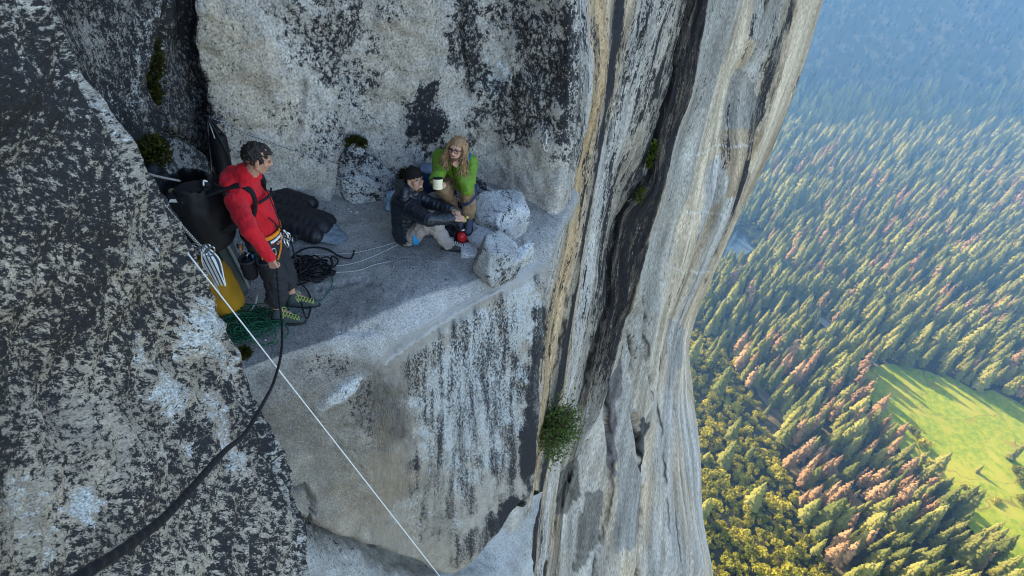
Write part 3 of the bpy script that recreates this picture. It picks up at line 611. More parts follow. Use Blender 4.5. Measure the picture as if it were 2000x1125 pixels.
# extra small oaks between, and scattered trees on the meadow edge
xe, ye = scatter(60, 420, 130, 420, 5.6); ze = ground_z(xe, ye); pe = proj(np.stack([xe, ye, ze + 5], -1))
oe = (pe[:, 0] > 1290) & (pe[:, 0] < np.interp(pe[:, 1], [560, 640, 700, 800, 900, 1000, 1130, 1300], [1330, 1385, 1440, 1490, 1535, 1570, 1640, 1740])) & (pe[:, 1] > 640) & (pe[:, 1] < 1300) & (distpoly(xe, ye, TRACK) > 7)
x = np.concatenate([x[ok], xe[oe]]); y = np.concatenate([y[ok], ye[oe]]); kind = np.concatenate([kind[ok], np.full(oe.sum(), 2)])
mt = [(1915, 752, 2, 1.7), (1903, 925, 0, .45), (1965, 900, 0, .8), (1975, 925, 2, 1.2), (1985, 945, 2, 1.3), (1990, 985, 2, 1.5), (1880, 960, 2, 1.1), (1940, 985, 2, 1.2), (1800, 875, 2, 1.5), (1780, 850, 2, 1.5), (1815, 915, 2, 1.3), (1995, 790, 2, 1.6), (1760, 700, 0, .8), (1835, 700, 0, .9)]
mp = [floorpt(a, b) for a, b, *_ in mt]; x = np.concatenate([x, [p[0] for p in mp]]); y = np.concatenate([y, [p[1] for p in mp]]); kind = np.concatenate([kind, [m[2] for m in mt]]).astype(int)
scl = RNG.uniform(.5, 1.28, len(x)) * (1 + .35 * pn(np.stack([x / 45, y / 45, 0 * x + 5], -1))) * np.where(kind == 2, RNG.uniform(.6, 1.35, len(x)), 1.0); scl[-len(mt):] = [m[3] for m in mt]
z = ground_z(x, y); rot = RNG.uniform(0, 6.28, len(x)); var = RNG.integers(0, 12, len(x))
pp = proj(np.stack([x, y, z + np.where(kind == 2, 5, 18)], -1)); seen = (pp[:, 0] > 1340) & (pp[:, 0] < 1995) & (pp[:, 1] > 5) & (pp[:, 1] < 1120)
dist = np.linalg.norm(np.stack([x, y, z], -1) - CAM, axis=1); size = scl * np.where(kind == 2, 8, 38) / dist * seen
KINDS = [('pine_tree', 'green conifer standing in the sunlit forest far below', 'tree', 'green conifers on the valley floor', CON, TR_C),
         ('dead_pine_tree', 'reddish brown dead conifer standing among the green ones', 'dead tree', 'brown dead conifers on the valley floor', DEAD, TR_C),
         ('oak_tree', 'low round yellow green oak below the cliff', 'tree', 'rounded oaks below the cliff', OAK, TR_O)]
def stuff_scatter(name, meshes_objs, x, y, z, s, rot, var, label, cat):
    me = mesh_np(name, np.stack([x, y, z], -1), [])
    attr_f(me, 'tscale', s); attr_f(me, 'trot', rot); a = me.attributes.new('tvar', 'INT', 'POINT'); a.data.foreach_set('value', np.asarray(var % len(meshes_objs), np.int32))
    o = bpy.data.objects.new(name, me); COL.objects.link(o)
    g = bpy.data.node_groups.new(name, 'GeometryNodeTree'); g.interface.new_socket('Geometry', in_out='INPUT', socket_type='NodeSocketGeometry'); g.interface.new_socket('Geometry', in_out='OUTPUT', socket_type='NodeSocketGeometry')
    N, Lk = g.nodes, g.links; gi = N.new('NodeGroupInput'); go = N.new('NodeGroupOutput'); ip = N.new('GeometryNodeInstanceOnPoints'); jn = N.new('GeometryNodeJoinGeometry')
    for mo in reversed(meshes_objs):
        oi = N.new('GeometryNodeObjectInfo'); oi.transform_space = 'ORIGINAL'; oi.inputs['Object'].default_value = mo; oi.inputs['As Instance'].default_value = True; Lk.new(oi.outputs['Geometry'], jn.inputs[0])
    def na(nm, ty):
        q = N.new('GeometryNodeInputNamedAttribute'); q.data_type = ty; q.inputs[0].default_value = nm; return [k for k in q.outputs if k.enabled][0]
    cx = N.new('ShaderNodeCombineXYZ'); Lk.new(na('trot', 'FLOAT'), cx.inputs[2])
    mtp = N.new('GeometryNodeMeshToPoints'); Lk.new(gi.outputs[0], mtp.inputs[0]); Lk.new(mtp.outputs[0], ip.inputs['Points']); Lk.new(jn.outputs[0], ip.inputs['Instance'])
    ip.inputs['Pick Instance'].default_value = True; Lk.new(na('tvar', 'INT'), ip.inputs['Instance Index']); Lk.new(cx.outputs[0], ip.inputs['Rotation']); Lk.new(na('tscale', 'FLOAT'), ip.inputs['Scale'])
    Lk.new(ip.outputs[0], go.inputs[0]); md = o.modifiers.new('scatter', 'NODES'); md.node_group = g
    return tag(o, label, cat, kind='stuff')
crown_src = {}
for k, (nm, lab, cat, grp, meshes, trm) in enumerate(KINDS):
    idx = np.where(kind == k)[0]; order = idx[np.argsort(-size[idx])]; ind = order[:300]; rest = order[300:]
    ind = [i for i in ind if size[i] > 0]
    src = {}
    for i in ind:
        v_ = int(var[i]) % len(meshes)
        o = empty(nm, (x[i], y[i], z[i])); o.scale = (scl[i],) * 3; o.rotation_euler = (0, 0, rot[i]); tag(o, lab, cat, grp)
        cwn = bpy.data.objects.new('crown', meshes[v_]); COL.objects.link(cwn); cwn.parent = o
        tk = bpy.data.objects.new('trunk', trm); COL.objects.link(tk); tk.parent = o
        src.setdefault(v_, cwn)
    crown_src[k] = [src[q] for q in sorted(src)]
    if len(rest): stuff_scatter({0: 'conifer_forest', 1: 'dead_conifer_stand', 2: 'oak_woodland'}[k], crown_src[k], x[rest], y[rest], z[rest], scl[rest], rot[rest], var[rest],
                  {0: 'sunlit green conifer forest covering the valley floor', 1: 'scattered brown dead conifers through the far forest', 2: 'yellow green oak woodland on the slope under the cliff'}[k], 'forest')
# opposite slope: a far-off wood that reads as one mass
x, y = scatter(120, 1700, 700, 2500, 10.5); t_ = hill_t(x, y); z = ground_z(x, y); pp = proj(np.stack([x, y, z], -1))
ok = (t_ > 30) & (pp[:, 0] > 1470) & (pp[:, 0] < 2120) & (pp[:, 1] > -140) & (pn(np.stack([x / 60, y / 60, 0 * x], -1)) > -.33)
x, y, z = x[ok], y[ok], z[ok]; nn = len(x)
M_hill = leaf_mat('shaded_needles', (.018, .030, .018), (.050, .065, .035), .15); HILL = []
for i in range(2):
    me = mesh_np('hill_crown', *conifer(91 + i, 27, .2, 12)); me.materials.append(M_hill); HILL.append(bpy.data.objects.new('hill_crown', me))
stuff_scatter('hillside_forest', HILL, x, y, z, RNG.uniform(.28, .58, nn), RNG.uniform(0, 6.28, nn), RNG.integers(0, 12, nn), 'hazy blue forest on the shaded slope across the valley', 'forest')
print('TREES', [int((kind == k).sum()) for k in range(3)], 'hill', nn)
# -- sunlit haze filling the valley
bm = bmesh.new(); bmesh.ops.create_cube(bm, size=1.0)
for v in bm.verts: v.co = Vector((v.co.x * 4400 + 1400, v.co.y * 3600 + 1930, v.co.z * 340 - 230))
me = bpy.data.meshes.new('haze'); bm.to_mesh(me); bm.free()
M_haze = bpy.data.materials.new('valley_haze'); M_haze.use_nodes = True; q = M_haze.node_tree; q.nodes.remove(q.nodes['Principled BSDF'])
vs = q.nodes.new('ShaderNodeVolumeScatter'); vs.inputs['Color'].default_value = (.22, .50, 1.0, 1); vs.inputs['Density'].default_value = .00047; vs.inputs['Anisotropy'].default_value = .45
q.links.new(vs.outputs[0], q.nodes['Material Output'].inputs['Volume'])
tag(link('haze', me, M_haze, smooth=False), kind='structure')
# ------------------------------------------------------------------ blended solids, tubes
V3 = lambda p: np.array(p, float)
def unit(v): v = np.asarray(v, float); return v / (np.linalg.norm(v) + 1e-12)
def frame_of(d):
    d = unit(d); a = np.array([0, 0, 1.0]) if abs(d[2]) < .9 else np.array([1.0, 0, 0]); u = unit(np.cross(a, d)); return u, np.cross(d, u), d
def cap_mesh(p0, p1, r0, r1, n=14, k=5, flat=1.0, flatdir=None):
    p0, p1 = V3(p0), V3(p1); d = p1 - p0
    if np.linalg.norm(d) < 1e-6: d = np.array([0, 0, 1e-4]); p1 = p0 + d
    u, w, dd = frame_of(d)
    if flatdir is not None: u = unit(np.asarray(flatdir) - dd * (np.asarray(flatdir) @ dd)); w = np.cross(dd, u)
    v = [p0 - dd * r0]; rings = []
    for i in range(1, k + 1):
        a = -pi / 2 + pi / 2 * i / k; rings.append((p0 + dd * r0 * sin(a), r0 * cos(a)))
    for i in range(0, k):
        a = pi / 2 * i / k; rings.append((p1 + dd * r1 * sin(a), r1 * cos(a)))
    for c, r in rings:
        for j in range(n):
            t = 2 * pi * j / n; v.append(c + u * (r * cos(t) * flat) + w * (r * sin(t)))
    v.append(p1 + dd * r1); f = []
    for j in range(n): f.append((0, 1 + (j + 1) % n, 1 + j))
    for i in range(len(rings) - 1):
        for j in range(n): a = 1 + i * n; f.append((a + j, a + (j + 1) % n, a + n + (j + 1) % n, a + n + j))
    L = len(v) - 1; a = 1 + (len(rings) - 1) * n
    for j in range(n): f.append((a + j, a + (j + 1) % n, L))
    return v, f
def ell_mesh(c, rad, ax, n=20, k=12):
    c = V3(c); ax = np.array(ax, float); v = []; f = []
    for i in range(k + 1):
        t = pi * i / k
        for j in range(n):
            p = 2 * pi * j / n; q = np.array([rad[0] * sin(t) * cos(p), rad[1] * sin(t) * sin(p), rad[2] * cos(t)]); v.append(c + q @ ax)
    for i in range(k):
        for j in range(n): f.append((i * n + j, (i + 1) * n + j, (i + 1) * n + (j + 1) % n, i * n + (j + 1) % n))
    return v, f
I3 = np.eye(3)
def cone(p0, p1, r0, r1=None, flat=1.0, fd=None): return ('c', p0, p1, r0, r0 if r1 is None else r1, flat, fd)
def ell(c, rad, ax=I3): return ('e', c, rad, ax)
def raw_mesh(prims):
    V, Fc = [], []
    for p in prims:
        v, f = cap_mesh(*p[1:5], flat=p[5], flatdir=p[6]) if p[0] == 'c' else ell_mesh(*p[1:4])
        k = len(V); V += v; Fc += [tuple(i + k for i in q) for q in f]
    return V, Fc
def blend(name, prims, voxel, mat, parent=None, smooth=4, disp=None):
    """one continuous skin around a set of rounded cones and ellipsoids"""
    V, Fc = raw_mesh(prims); me = mesh_np('tmp', V, Fc)
    o = bpy.data.objects.new('tmp', me); COL.objects.link(o)
    m = o.modifiers.new('r', 'REMESH'); m.mode = 'VOXEL'; m.voxel_size = voxel
    if smooth: s = o.modifiers.new('s', 'SMOOTH'); s.factor = .5; s.iterations = smooth
    dg = bpy.context.evaluated_depsgraph_get(); dg.update()
    out = bpy.data.meshes.new_from_object(o.evaluated_get(dg)); bpy.data.objects.remove(o); bpy.data.meshes.remove(me)
    out.name = name
    if disp is not None: displace(out, disp)
    return link(name, out, mat, parent)
def displace(me, fn):
    n = len(me.vertices); a = np.empty(n * 3); me.vertices.foreach_get('co', a); a = a.reshape(-1, 3)
    b = np.empty(n * 3); me.vertices.foreach_get('normal', b); b = b.reshape(-1, 3)
    me.vertices.foreach_set('co', (a + b * fn(a)[:, None]).astype(np.float32).ravel()); me.update()
def wrinkle(amp, sc=9.0, st=(1, 1, 1)):
    return lambda p: amp * (fbm(p * sc * np.array(st), 4, .55) + .6 * ridged(p * sc * .6 * np.array(st) + 5, 2) - .6)
def baffles(segs, amp, gap, wr=.004):
    """quilted tubes: rings across each limb or trunk segment"""
    def fn(p):
        best = np.full(len(p), 1e9); ph = np.zeros(len(p)); off = 0.0
        for a, b, r in segs:
            a, b = V3(a), V3(b); d = b - a; L = np.linalg.norm(d); t = np.clip((p - a) @ d / (L * L), -.25, 1.25); q = np.linalg.norm(p - a - t[:, None] * d, axis=1) - r
            m = q < best; best = np.where(m, q, best); ph = np.where(m, off + t * L, ph); off += L
        return amp * (np.abs(np.sin(pi * ph / gap)) ** .6 - .5) + wr * fbm(p * 22, 3)
    return fn
def tube_geo(pts, r, n=8, samples=None, closed=False):
    pts = np.asarray(pts, float); k = len(pts)
    if samples is None: samples = max(8, k * 7)
    if k > 2: c = crom(np.arange(k), pts, np.linspace(0, k - 1, samples))
    else: c = np.linspace(pts[0], pts[1], samples)
    d = np.gradient(c, axis=0); d /= np.linalg.norm(d, axis=1, keepdims=True) + 1e-12
    u = frame_of(d[0])[0]; V = []; rr = np.broadcast_to(np.asarray(r, float), (samples,)) if np.ndim(r) else np.full(samples, r)
    for i in range(samples):
        u = unit(u - d[i] * (u @ d[i])); w = np.cross(d[i], u)
        for j in range(n): t = 2 * pi * j / n; V.append(c[i] + rr[i] * (u * cos(t) + w * sin(t)))
    Fc = [(i * n + j, i * n + (j + 1) % n, (i + 1) * n + (j + 1) % n, (i + 1) * n + j) for i in range(samples - 1) for j in range(n)]
    Fc += [tuple(range(n))[::-1], tuple((samples - 1) * n + j for j in range(n))]
    L = np.concatenate([[0], np.cumsum(np.linalg.norm(np.diff(c, axis=0), axis=1))]); return V, Fc, np.repeat(L, n), np.tile(np.arange(n) / n, samples)
def tubes(name, plist, r, mat, parent=None, n=8, samples=None):
    V, Fc, T, A = [], [], [], []
    for pts in plist:
        v, f, l, a = tube_geo(pts, r, n, samples); k = len(V); V += v; Fc += [tuple(i + k for i in q) for q in f]; T.append(l); A.append(a)
    me = mesh_np(name, V, Fc); attr_f(me, 'along', np.concatenate(T)); attr_f(me, 'around', np.concatenate(A)); return link(name, me, mat, parent)
def rope_mat(name, c0, c1, pitch=.05, w=.5):
    t = NT(name); a = t.attr('along'); b = t.attr('around'); k = t.math('FRACT', t.math('ADD', t.math('DIVIDE', a, pitch), b)); m = t.math('GREATER_THAN', k, w)
    k2 = t.math('FRACT', t.math('SUBTRACT', t.math('DIVIDE', a, .012), b)); t.bump(t.math('ABSOLUTE', t.math('SUBTRACT', k2, .5)), .5, .002)
    return t.base(t.mix(m, c0, c1), .8, .2)
def flat_strap(name, pts, width, thick, nrm, mat, parent=None, samples=None):
    pts = np.asarray(pts, float); k = len(pts); samples = samples or max(10, k * 8); c = crom(np.arange(k), pts, np.linspace(0, k - 1, samples)) if k > 2 else np.linspace(pts[0], pts[1], samples)
    d = np.gradient(c, axis=0); d /= np.linalg.norm(d, axis=1, keepdims=True); nr = np.asarray(nrm, float); V = []
    nr = crom(np.arange(len(nr)), nr, np.linspace(0, len(nr) - 1, samples)) if nr.ndim == 2 else np.tile(nr, (samples, 1))
    for i in range(samples):
        w = unit(np.cross(nr[i], d[i])); u = np.cross(d[i], w)
        for a, b in ((1, 1), (-1, 1), (-1, -1), (1, -1)): V.append(c[i] + w * a * width / 2 + u * b * thick / 2)
    Fc = [(i * 4 + j, i * 4 + (j + 1) % 4, i * 4 + 4 + (j + 1) % 4, i * 4 + 4 + j) for i in range(samples - 1) for j in range(4)] + [(3, 2, 1, 0), tuple((samples - 1) * 4 + j for j in range(4))]
    return link(name, mesh_np(name, V, Fc), mat, parent, smooth=False)
def lathe(name, prof, base, axis, mat, parent=None, n=28):
    u, w, d = frame_of(axis); V = []; base = V3(base)
    for r, h in prof:
        for j in range(n): t = 2 * pi * j / n; V.append(base + d * h + (u * cos(t) + w * sin(t)) * r)
    k = len(prof); Fc = [(i * n + j, i * n + (j + 1) % n, (i + 1) * n + (j + 1) % n, (i + 1) * n + j) for i in range(k - 1) for j in range(n)]
    if prof[0][0] > 1e-6: Fc.append(tuple(range(n))[::-1])
    if prof[-1][0] > 1e-6: Fc.append(tuple((k - 1) * n + j for j in range(n)))
    return link(name, mesh_np(name, V, Fc), mat, parent)
def solve(p0, px, py, L, near=True):
    """the point at distance L from p0 seen at (px, py)"""
    d = rays(np.array(float(px)), np.array(float(py))); oc = CAM - V3(p0); b = oc @ d; c = oc @ oc - L * L; q = b * b - c
    if q <= 0: x = CAM + d * (-b); return V3(p0) + unit(x - V3(p0)) * L
    return CAM + d * (-b - math.sqrt(q) if near else -b + math.sqrt(q))
def hull_rock(name, pts, seed, label, tint=GRAN, dark=.3, pale=.25, vox=.016, rough=.018, sm=5, cat='boulder', mat=None):
    bm = bmesh.new(); [bm.verts.new(tuple(p)) for p in pts]; r = bmesh.ops.convex_hull(bm, input=bm.verts); bmesh.ops.delete(bm, geom=[v for v in bm.verts if not v.link_faces], context='VERTS')
    bm.verts.index_update(); V = [v.co[:] for v in bm.verts]; Fc = [[v.index for v in f.verts] for f in bm.faces]; bm.free()
    me = mesh_np('tmp', V, Fc); o = bpy.data.objects.new('tmp', me); COL.objects.link(o); m = o.modifiers.new('r', 'REMESH'); m.mode = 'VOXEL'; m.voxel_size = vox; s = o.modifiers.new('s', 'SMOOTH'); s.factor = .5; s.iterations = sm
    dg = bpy.context.evaluated_depsgraph_get(); dg.update(); out = bpy.data.meshes.new_from_object(o.evaluated_get(dg)); bpy.data.objects.remove(o); out.name = name
    displace(out, lambda p: rough * (fbm(p * 5 + seed, 5, .55) * 1.2 + .6 * ridged(p * 4 + seed, 3) - .4))
    q = np.empty(len(out.vertices) * 3); out.vertices.foreach_get('co', q); q = q.reshape(-1, 3); attr_v(out, 'tc', q); attr_c(out, 'tint', np.clip(np.asarray(tint) * (1 + .3 * fbm(q * 4, 3)[:, None]), 0, 1))
    attr_f(out, 'dark', np.clip(dark + .35 * fbm(q * 4 + 3, 4), 0, .9)); attr_f(out, 'pale', np.clip(pale + .3 * fbm(q * 5 + 9, 3), 0, .9))
    return tag(link(name, out, mat or M_boulder), label, cat)
def boulder(name, c, dims, rz, seed, label, tint=GRAN, dark=.3, pale=.25, tilt=(0, 0), sub=5, planes=13, rough=.03, cat='boulder', group=None, mat=None):
    r = np.random.default_rng(seed); bm = bmesh.new(); bmesh.ops.create_icosphere(bm, subdivisions=sub, radius=1); bm.verts.ensure_lookup_table()
    v = np.array([x.co[:] for x in bm.verts]); f = np.array([[q.index for q in x.verts] for x in bm.faces]); bm.free()
    N = r.normal(size=(planes, 3)); N /= np.linalg.norm(N, axis=1, keepdims=True); N = np.concatenate([N, [[0, 0, 1], [0, 0, -1], [1, 0, 0], [-1, 0, 0], [0, 1, 0], [0, -1, 0]]]); D = r.uniform(.72, 1.0, len(N))
    k = (v @ N.T) / D; s = 1 / (np.sum(np.clip(k, 0, None) ** 34, 1) ** (1 / 34.)); p = v * s[:, None] * np.array(dims) / 2 * 1.08
    M = np.array((Matrix.Rotation(rz, 3, 'Z') @ Matrix.Rotation(tilt[0], 3, 'X') @ Matrix.Rotation(tilt[1], 3, 'Y'))); p = p @ M.T
    nn = unit(p / np.array(dims)) ; q = p + np.array(c) ; sc = 1 / max(dims)
    q = q + (p / np.linalg.norm(p, axis=1, keepdims=True)) * (rough * max(dims) * (fbm(p * sc * 3 + seed, 5, .55) + .5 * ridged(p * sc * 2.2 + seed, 3) - .3))[:, None]
    me = mesh_np(name, q - np.array(c), f); attr_v(me, 'tc', q); attr_c(me, 'tint', np.clip(np.asarray(tint) * (1 + .3 * fbm(q * 4, 3)[:, None]), 0, 1))
    attr_f(me, 'dark', np.clip(dark + .3 * fbm(q * 4 + 3, 4), 0, .9)); attr_f(me, 'pale', np.clip(pale + .3 * fbm(q * 5 + 9, 3), 0, .9))
    o = link(name, me, mat or M_boulder); o.location = Vector(c); return tag(o, label, cat, group)
# ------------------------------------------------------------------ people
def skin_mat(name, c):
    t = NT(name); co = t.objco(); n = t.noise(co, 60, 4, .6); cc = t.mix(n, tuple(x * .82 for x in c), tuple(min(1, x * 1.1) for x in c))
    t.b.inputs['Subsurface Weight'].default_value = .08; t.b.inputs['Subsurface Radius'].default_value = (.02, .008, .004); t.bump(n, .1, .002); return t.base(cc, .5, .35)
M_skin_a = skin_mat('skin_tan', (.50, .27, .19)); M_skin_b = skin_mat('skin_olive', (.50, .285, .195)); M_skin_c = skin_mat('skin_fair', (.56, .31, .225))
M_red = plain('red_shell', (.56, .012, .022), .75, .15, .32, 45, .5, sheen=.1); M_green = plain('green_nylon', (.125, .235, .022), .6, .25, .35, 50, .4)
M_puff = plain('black_nylon', (.011, .015, .024), .42, .5, .3, 60, .25); M_cap = plain('charcoal_cotton', (.030, .031, .036), .9, .2, .3, 70, .3)
M_khaki = plain('khaki_cotton', (.26, .165, .095), .9, .2, .28, 60, .3); M_stone = plain('stone_cotton', (.30, .262, .245), .9, .2, .25, 60, .3)
M_knit = plain('black_knit', (.020, .016, .016), .95, .1, .4, 120, .8); M_hair_a = plain('dark_hair', (.018, .012, .009), .55, .4, .5, 150, .8); M_hair_c = plain('blond_hair', (.29, .175, .088), .6, .3, .75, 130, 1.0); M_beard = plain('brown_beard', (.12, .062, .035), .8, .2, .4, 150, .6)
M_eye = plain('dark_eye', (.02, .015, .012), .25, .5, 0, 40, 0); M_teeth = plain('teeth', (.75, .72, .66), .3, .5, 0, 40, 0); M_lip = plain('lips', (.40, .19, .14), .5, .4, .1, 80, 0)
M_shoe = plain('grey_shoe', (.055, .070, .072), .8, .2, .3, 80, .3); M_sole = plain('rubber_sole', (.018, .018, .02), .7, .3, .2, 60, .2); M_lace = plain('yellow_lace', (.42, .50, .13), .7, .2, .1, 60, 0); M_black = plain('black_webbing', (.013, .013, .016), .8, .2, .3, 90, .3)
M_orange = plain('orange_webbing', (.75, .25, .02), .7, .2, .15, 90, .2); M_white = plain('white_webbing', (.72, .72, .70), .7, .2, .15, 90, .2); M_blue = plain('blue_webbing', (.02, .16, .34), .7, .2, .2, 90, .2); M_navy = plain('navy_webbing', (.02, .05, .12), .7, .2, .2, 90, .2)
M_metal = plain('alloy', (.62, .63, .66), .28, .5, .1, 30, 0, metal=1.0); M_boot = plain('dark_leather', (.035, .035, .038), .7, .3, .4, 60, .4); M_redliner = plain('red_liner', (.30, .04, .03), .8, .2, .2, 60, .2)
M_glass = plain('black_frame', (.012, .012, .014), .3, .5, 0, 30, 0)

def head_prims(c, f, u, s=1.0):
    f = unit(f); u = unit(u - f * (u @ f)); l = np.cross(u, f); ax = np.array([f, l, u])
    P = lambda a, b, d: c + (f * a + l * b + u * d) * s
    pr = [ell(P(-.014, 0, .028), (.098 * s, .075 * s, .088 * s), ax), ell(P(.028, 0, -.030), (.060 * s, .059 * s, .082 * s), ax), ell(P(.054, 0, -.090), (.030 * s, .032 * s, .026 * s), ax),
          cone(P(.086, 0, .008), P(.107, 0, -.028), .009 * s, .0125 * s), cone(P(.098, -.012, -.036), P(.098, .012, -.036), .008 * s), cone(P(.074, -.034, .024), P(.074, .034, .024), .014 * s),
          cone(P(.078, -.018, -.061), P(.078, .018, -.061), .009 * s), cone(P(.076, -.014, -.073), P(.076, .014, -.073), .009 * s)]
    for q in (-1, 1):
        pr += [cone(P(-.005, .052 * q, -.050), P(.050, .022 * q, -.092), .020 * s), ell(P(.054, .040 * q, -.020), (.026 * s, .022 * s, .022 * s), ax), ell(P(-.010, .077 * q, -.010), (.018 * s, .010 * s, .031 * s), ax), cone(P(-.012, .066 * q, -.03), P(-.012, .07 * q, .01), .012 * s)]
    return pr, P, ax
def hand_prims(w, d, n, side, curl=(40, 45, 30), spread=6, thumb=(40, 25), s=1.0):
    """w wrist, d direction of the palm, n back-of-hand normal, side +1 if the thumb lies on cross(d, n)"""
    d = unit(d); n = unit(n - d * (n @ d)); t = np.cross(d, n) * side; pr = []; out = []
    for i, (o, L, r) in enumerate(((.030, .072, .0085), (.010, .080, .009), (-.010, .074, .0085), (-.029, .058, .0075))):
        k = w + d * (.092 - .004 * abs(i - 1)) * s + t * o * s; pr.append(cone(w + t * o * .55 * s + d * .01, k, .0145 * s, .0125 * s))
        a = 0; p = k; sp = radians(spread) * (1.2 - i) / 1.5
        for q, (fr, cu) in enumerate(zip((.45, .30, .25), curl)):
            a += radians(cu * (1 + .07 * (i - 1))); dr = unit((d * cos(sp) + t * sin(sp)) * cos(a) - n * sin(a)); e = p + dr * L * fr * s; pr.append(cone(p, e, r * s * (1 - .08 * q), r * s * (1 - .08 * (q + 1)))); p = e
        out.append(p)
    tb = w + d * .030 * s + t * .022 * s; d1 = unit(d * cos(radians(thumb[0])) + t * sin(radians(thumb[0])) - n * .35); a = tb + d1 * .042 * s; d2 = unit(d1 * cos(radians(thumb[1])) - t * sin(radians(thumb[1])) * .8 - n * .3); b = a + d2 * .032 * s
    pr += [cone(tb, a, .0135 * s, .0105 * s), cone(a, b, .0105 * s, .009 * s), cone(b, b + d2 * .018 * s, .009 * s, .0075 * s), ell(w + d * .052 * s, (.050 * s, .040 * s, .013 * s), np.array([d, t, n]))]
    return pr, w + d * .07 * s - n * .03 * s
def shoe(parent, heel, toe, up, h=.085, w=.047, mat=None, lace=None, name='shoe'):
    heel, toe = V3(heel), V3(toe); d = unit(toe - heel); up = unit(up - d * (up @ d)); l = np.cross(up, d); L = np.linalg.norm(toe - heel)
    q = lambda a, b, c: heel + d * a * L + l * b + up * c
    pr = [cone(q(.10, 0, .045), q(.42, 0, .045), w * .85, w), cone(q(.42, 0, .042), q(.86, .004, .034), w, w * .78), cone(q(.13, 0, .06), q(.20, 0, h + .03), w * .88, w * .92), cone(q(.2, 0, h), q(.6, 0, .055), w * .8, w * .75)]
    o = blend(name, pr, .008, mat or M_shoe, parent, 3)
    V, Fc = [], []
    for lv, z in enumerate((-.004, .018, .020)):
        for k in range(28):
            t = 2 * pi * k / 28; a = .5 + .53 * cos(t); ww = (w + .006 - (.012 if a < .45 else 0) + (.004 if .6 < a < .85 else 0)) * (1 if lv < 2 else .9); V.append(q(a, ww * sin(t) * (1 - .1 * abs(cos(t)) ** 3), z))
    for lv in (0, 1):
        for k in range(28): Fc.append((lv * 28 + k, lv * 28 + (k + 1) % 28, lv * 28 + 28 + (k + 1) % 28, lv * 28 + 28 + k))
    Fc += [tuple(range(28))[::-1], tuple(range(56, 84))]
    link('sole', mesh_np('sole', V, Fc), M_sole, o)
    if lace is not None:
        pl = []
        for k in range(6):
            a0 = .36 + .085 * k; zt = lambda a: .128 - .085 * (a - .3) * 1.35
            pl.append([q(a0, -.030, zt(a0) - .014), q(a0 + .03, 0, zt(a0 + .03) + .008), q(a0 + .06, .030, zt(a0 + .06) - .014)]); pl.append([q(a0, .030, zt(a0) - .014), q(a0 + .03, 0, zt(a0 + .03) + .010), q(a0 + .06, -.030, zt(a0 + .06) - .014)])
        for sgn in (1, -1): pl.append([q(.36, 0, .13), q(.33, .04 * sgn, .145), q(.42, .065 * sgn, .11), q(.40, .03 * sgn, .125)])
        tubes('lace', pl, .0030, lace, o, 5, 9)
    return o
def tufts(c, ax, rad, test, n, ln, r, comb, seed, lift=.25):
    rr = np.random.default_rng(seed); pr = []
    while len(pr) < n:
        v = unit(rr.normal(size=3))
        if not test(v): continue
        p = c + (v * rad) @ ax; nn = v @ ax; t = comb(v) @ ax; t = unit(t - nn * (t @ nn)) + rr.normal(size=3) * .25; e = p + (t * (1 - lift) + nn * lift) * ln * rr.uniform(.6, 1.25); m = (p + e) / 2 + nn * ln * .12
        pr += [cone(p - nn * .004, m, r, r * .9), cone(m, e, r * .9, r * .35)]
    return pr
def face_bits(o, P, s, brow=True, mouth=True, browm=None):
    for q in (-1, 1):
        link('eye', mesh_np('eye', *ell_mesh(P(.0835, .031 * q, .006), (.0055 * s, .0135 * s, .0048 * s), AXH)), M_eye, o)
        if brow: link('eyebrow', mesh_np('eyebrow', *raw_mesh([cone(P(.088, .014 * q, .0245), P(.078, .05 * q, .026), .0045 * s, .003 * s)])), browm or M_hair_a, o)
    if mouth: link('lips', mesh_np('lips', *raw_mesh([cone(P(.0865, -.014, -.066), P(.0865, .014, -.066), .0048 * s)])), M_lip, o)

# ---- A: man standing on the ledge in the red jacket
BA0 = np.array([-2.05, 3.91, 0.0]); fh = np.array([.886, .466, 0]); UP = np.array([0, 0, 1.0]); ft = unit([.975, .20, 0]); lt = np.cross(UP, ft)
pa = empty('person', BA0); tag(pa, 'man in red hooded jacket and dark cropped trousers standing on the ledge with rope', 'person')
pel = BA0 - ft * .085 + UP * .95; wai = BA0 - ft * .10 + UP * 1.10; che = BA0 - ft * .135 + UP * 1.30; nek = BA0 - ft * .125 + UP * 1.475; hed = BA0 + fh * .018 + UP * 1.682
shR = che - lt * .185 + UP * .115 - ft * .02; shL = che + lt * .185 + UP * .115 - ft * .0
elR = solve(shR, 487, 450, .30, True); wrR = solve(elR, 527, 504, .265, False); elL = shL + unit(V3([.28, .08, -1])) * .29; wrL = solve(elL, 538, 446, .24, True)
hpR = pel - lt * .09; hpL = pel + lt * .09; akR = V3(at_z(545, 622, 0)) + UP * .10; akL = V3(at_z(574, 592, 0)) + UP * .10
def knee(h, a, fwd, L1=.43, L2=.43):
    d = np.linalg.norm(a - h); x = (L1 * L1 - L2 * L2 + d * d) / (2 * d); y = math.sqrt(max(L1 * L1 - x * x, 1e-5)); u = unit(a - h); n = unit(fwd - u * (fwd @ u)); return h + u * x + n * y
knR = knee(hpR, akR, ft + lt * .0); knL = knee(hpL, akL, ft)
hp, P, AXH = head_prims(hed, unit(fh - UP * .40), UP + fh * .25, 1.0)
hR, gripR = hand_prims(wrR, unit(unit(wrR - elR) * .7 - UP * .6), -ft * .3 - lt, 1, (55, 70, 45), 2, (30, 50))
hL, gripL = hand_prims(wrL, unit(unit(wrL - elL) * .5 + ft * .3 - UP * .7), ft * .6 + lt * .5 + UP * .2, -1, (35, 45, 30), 4, (30, 35))
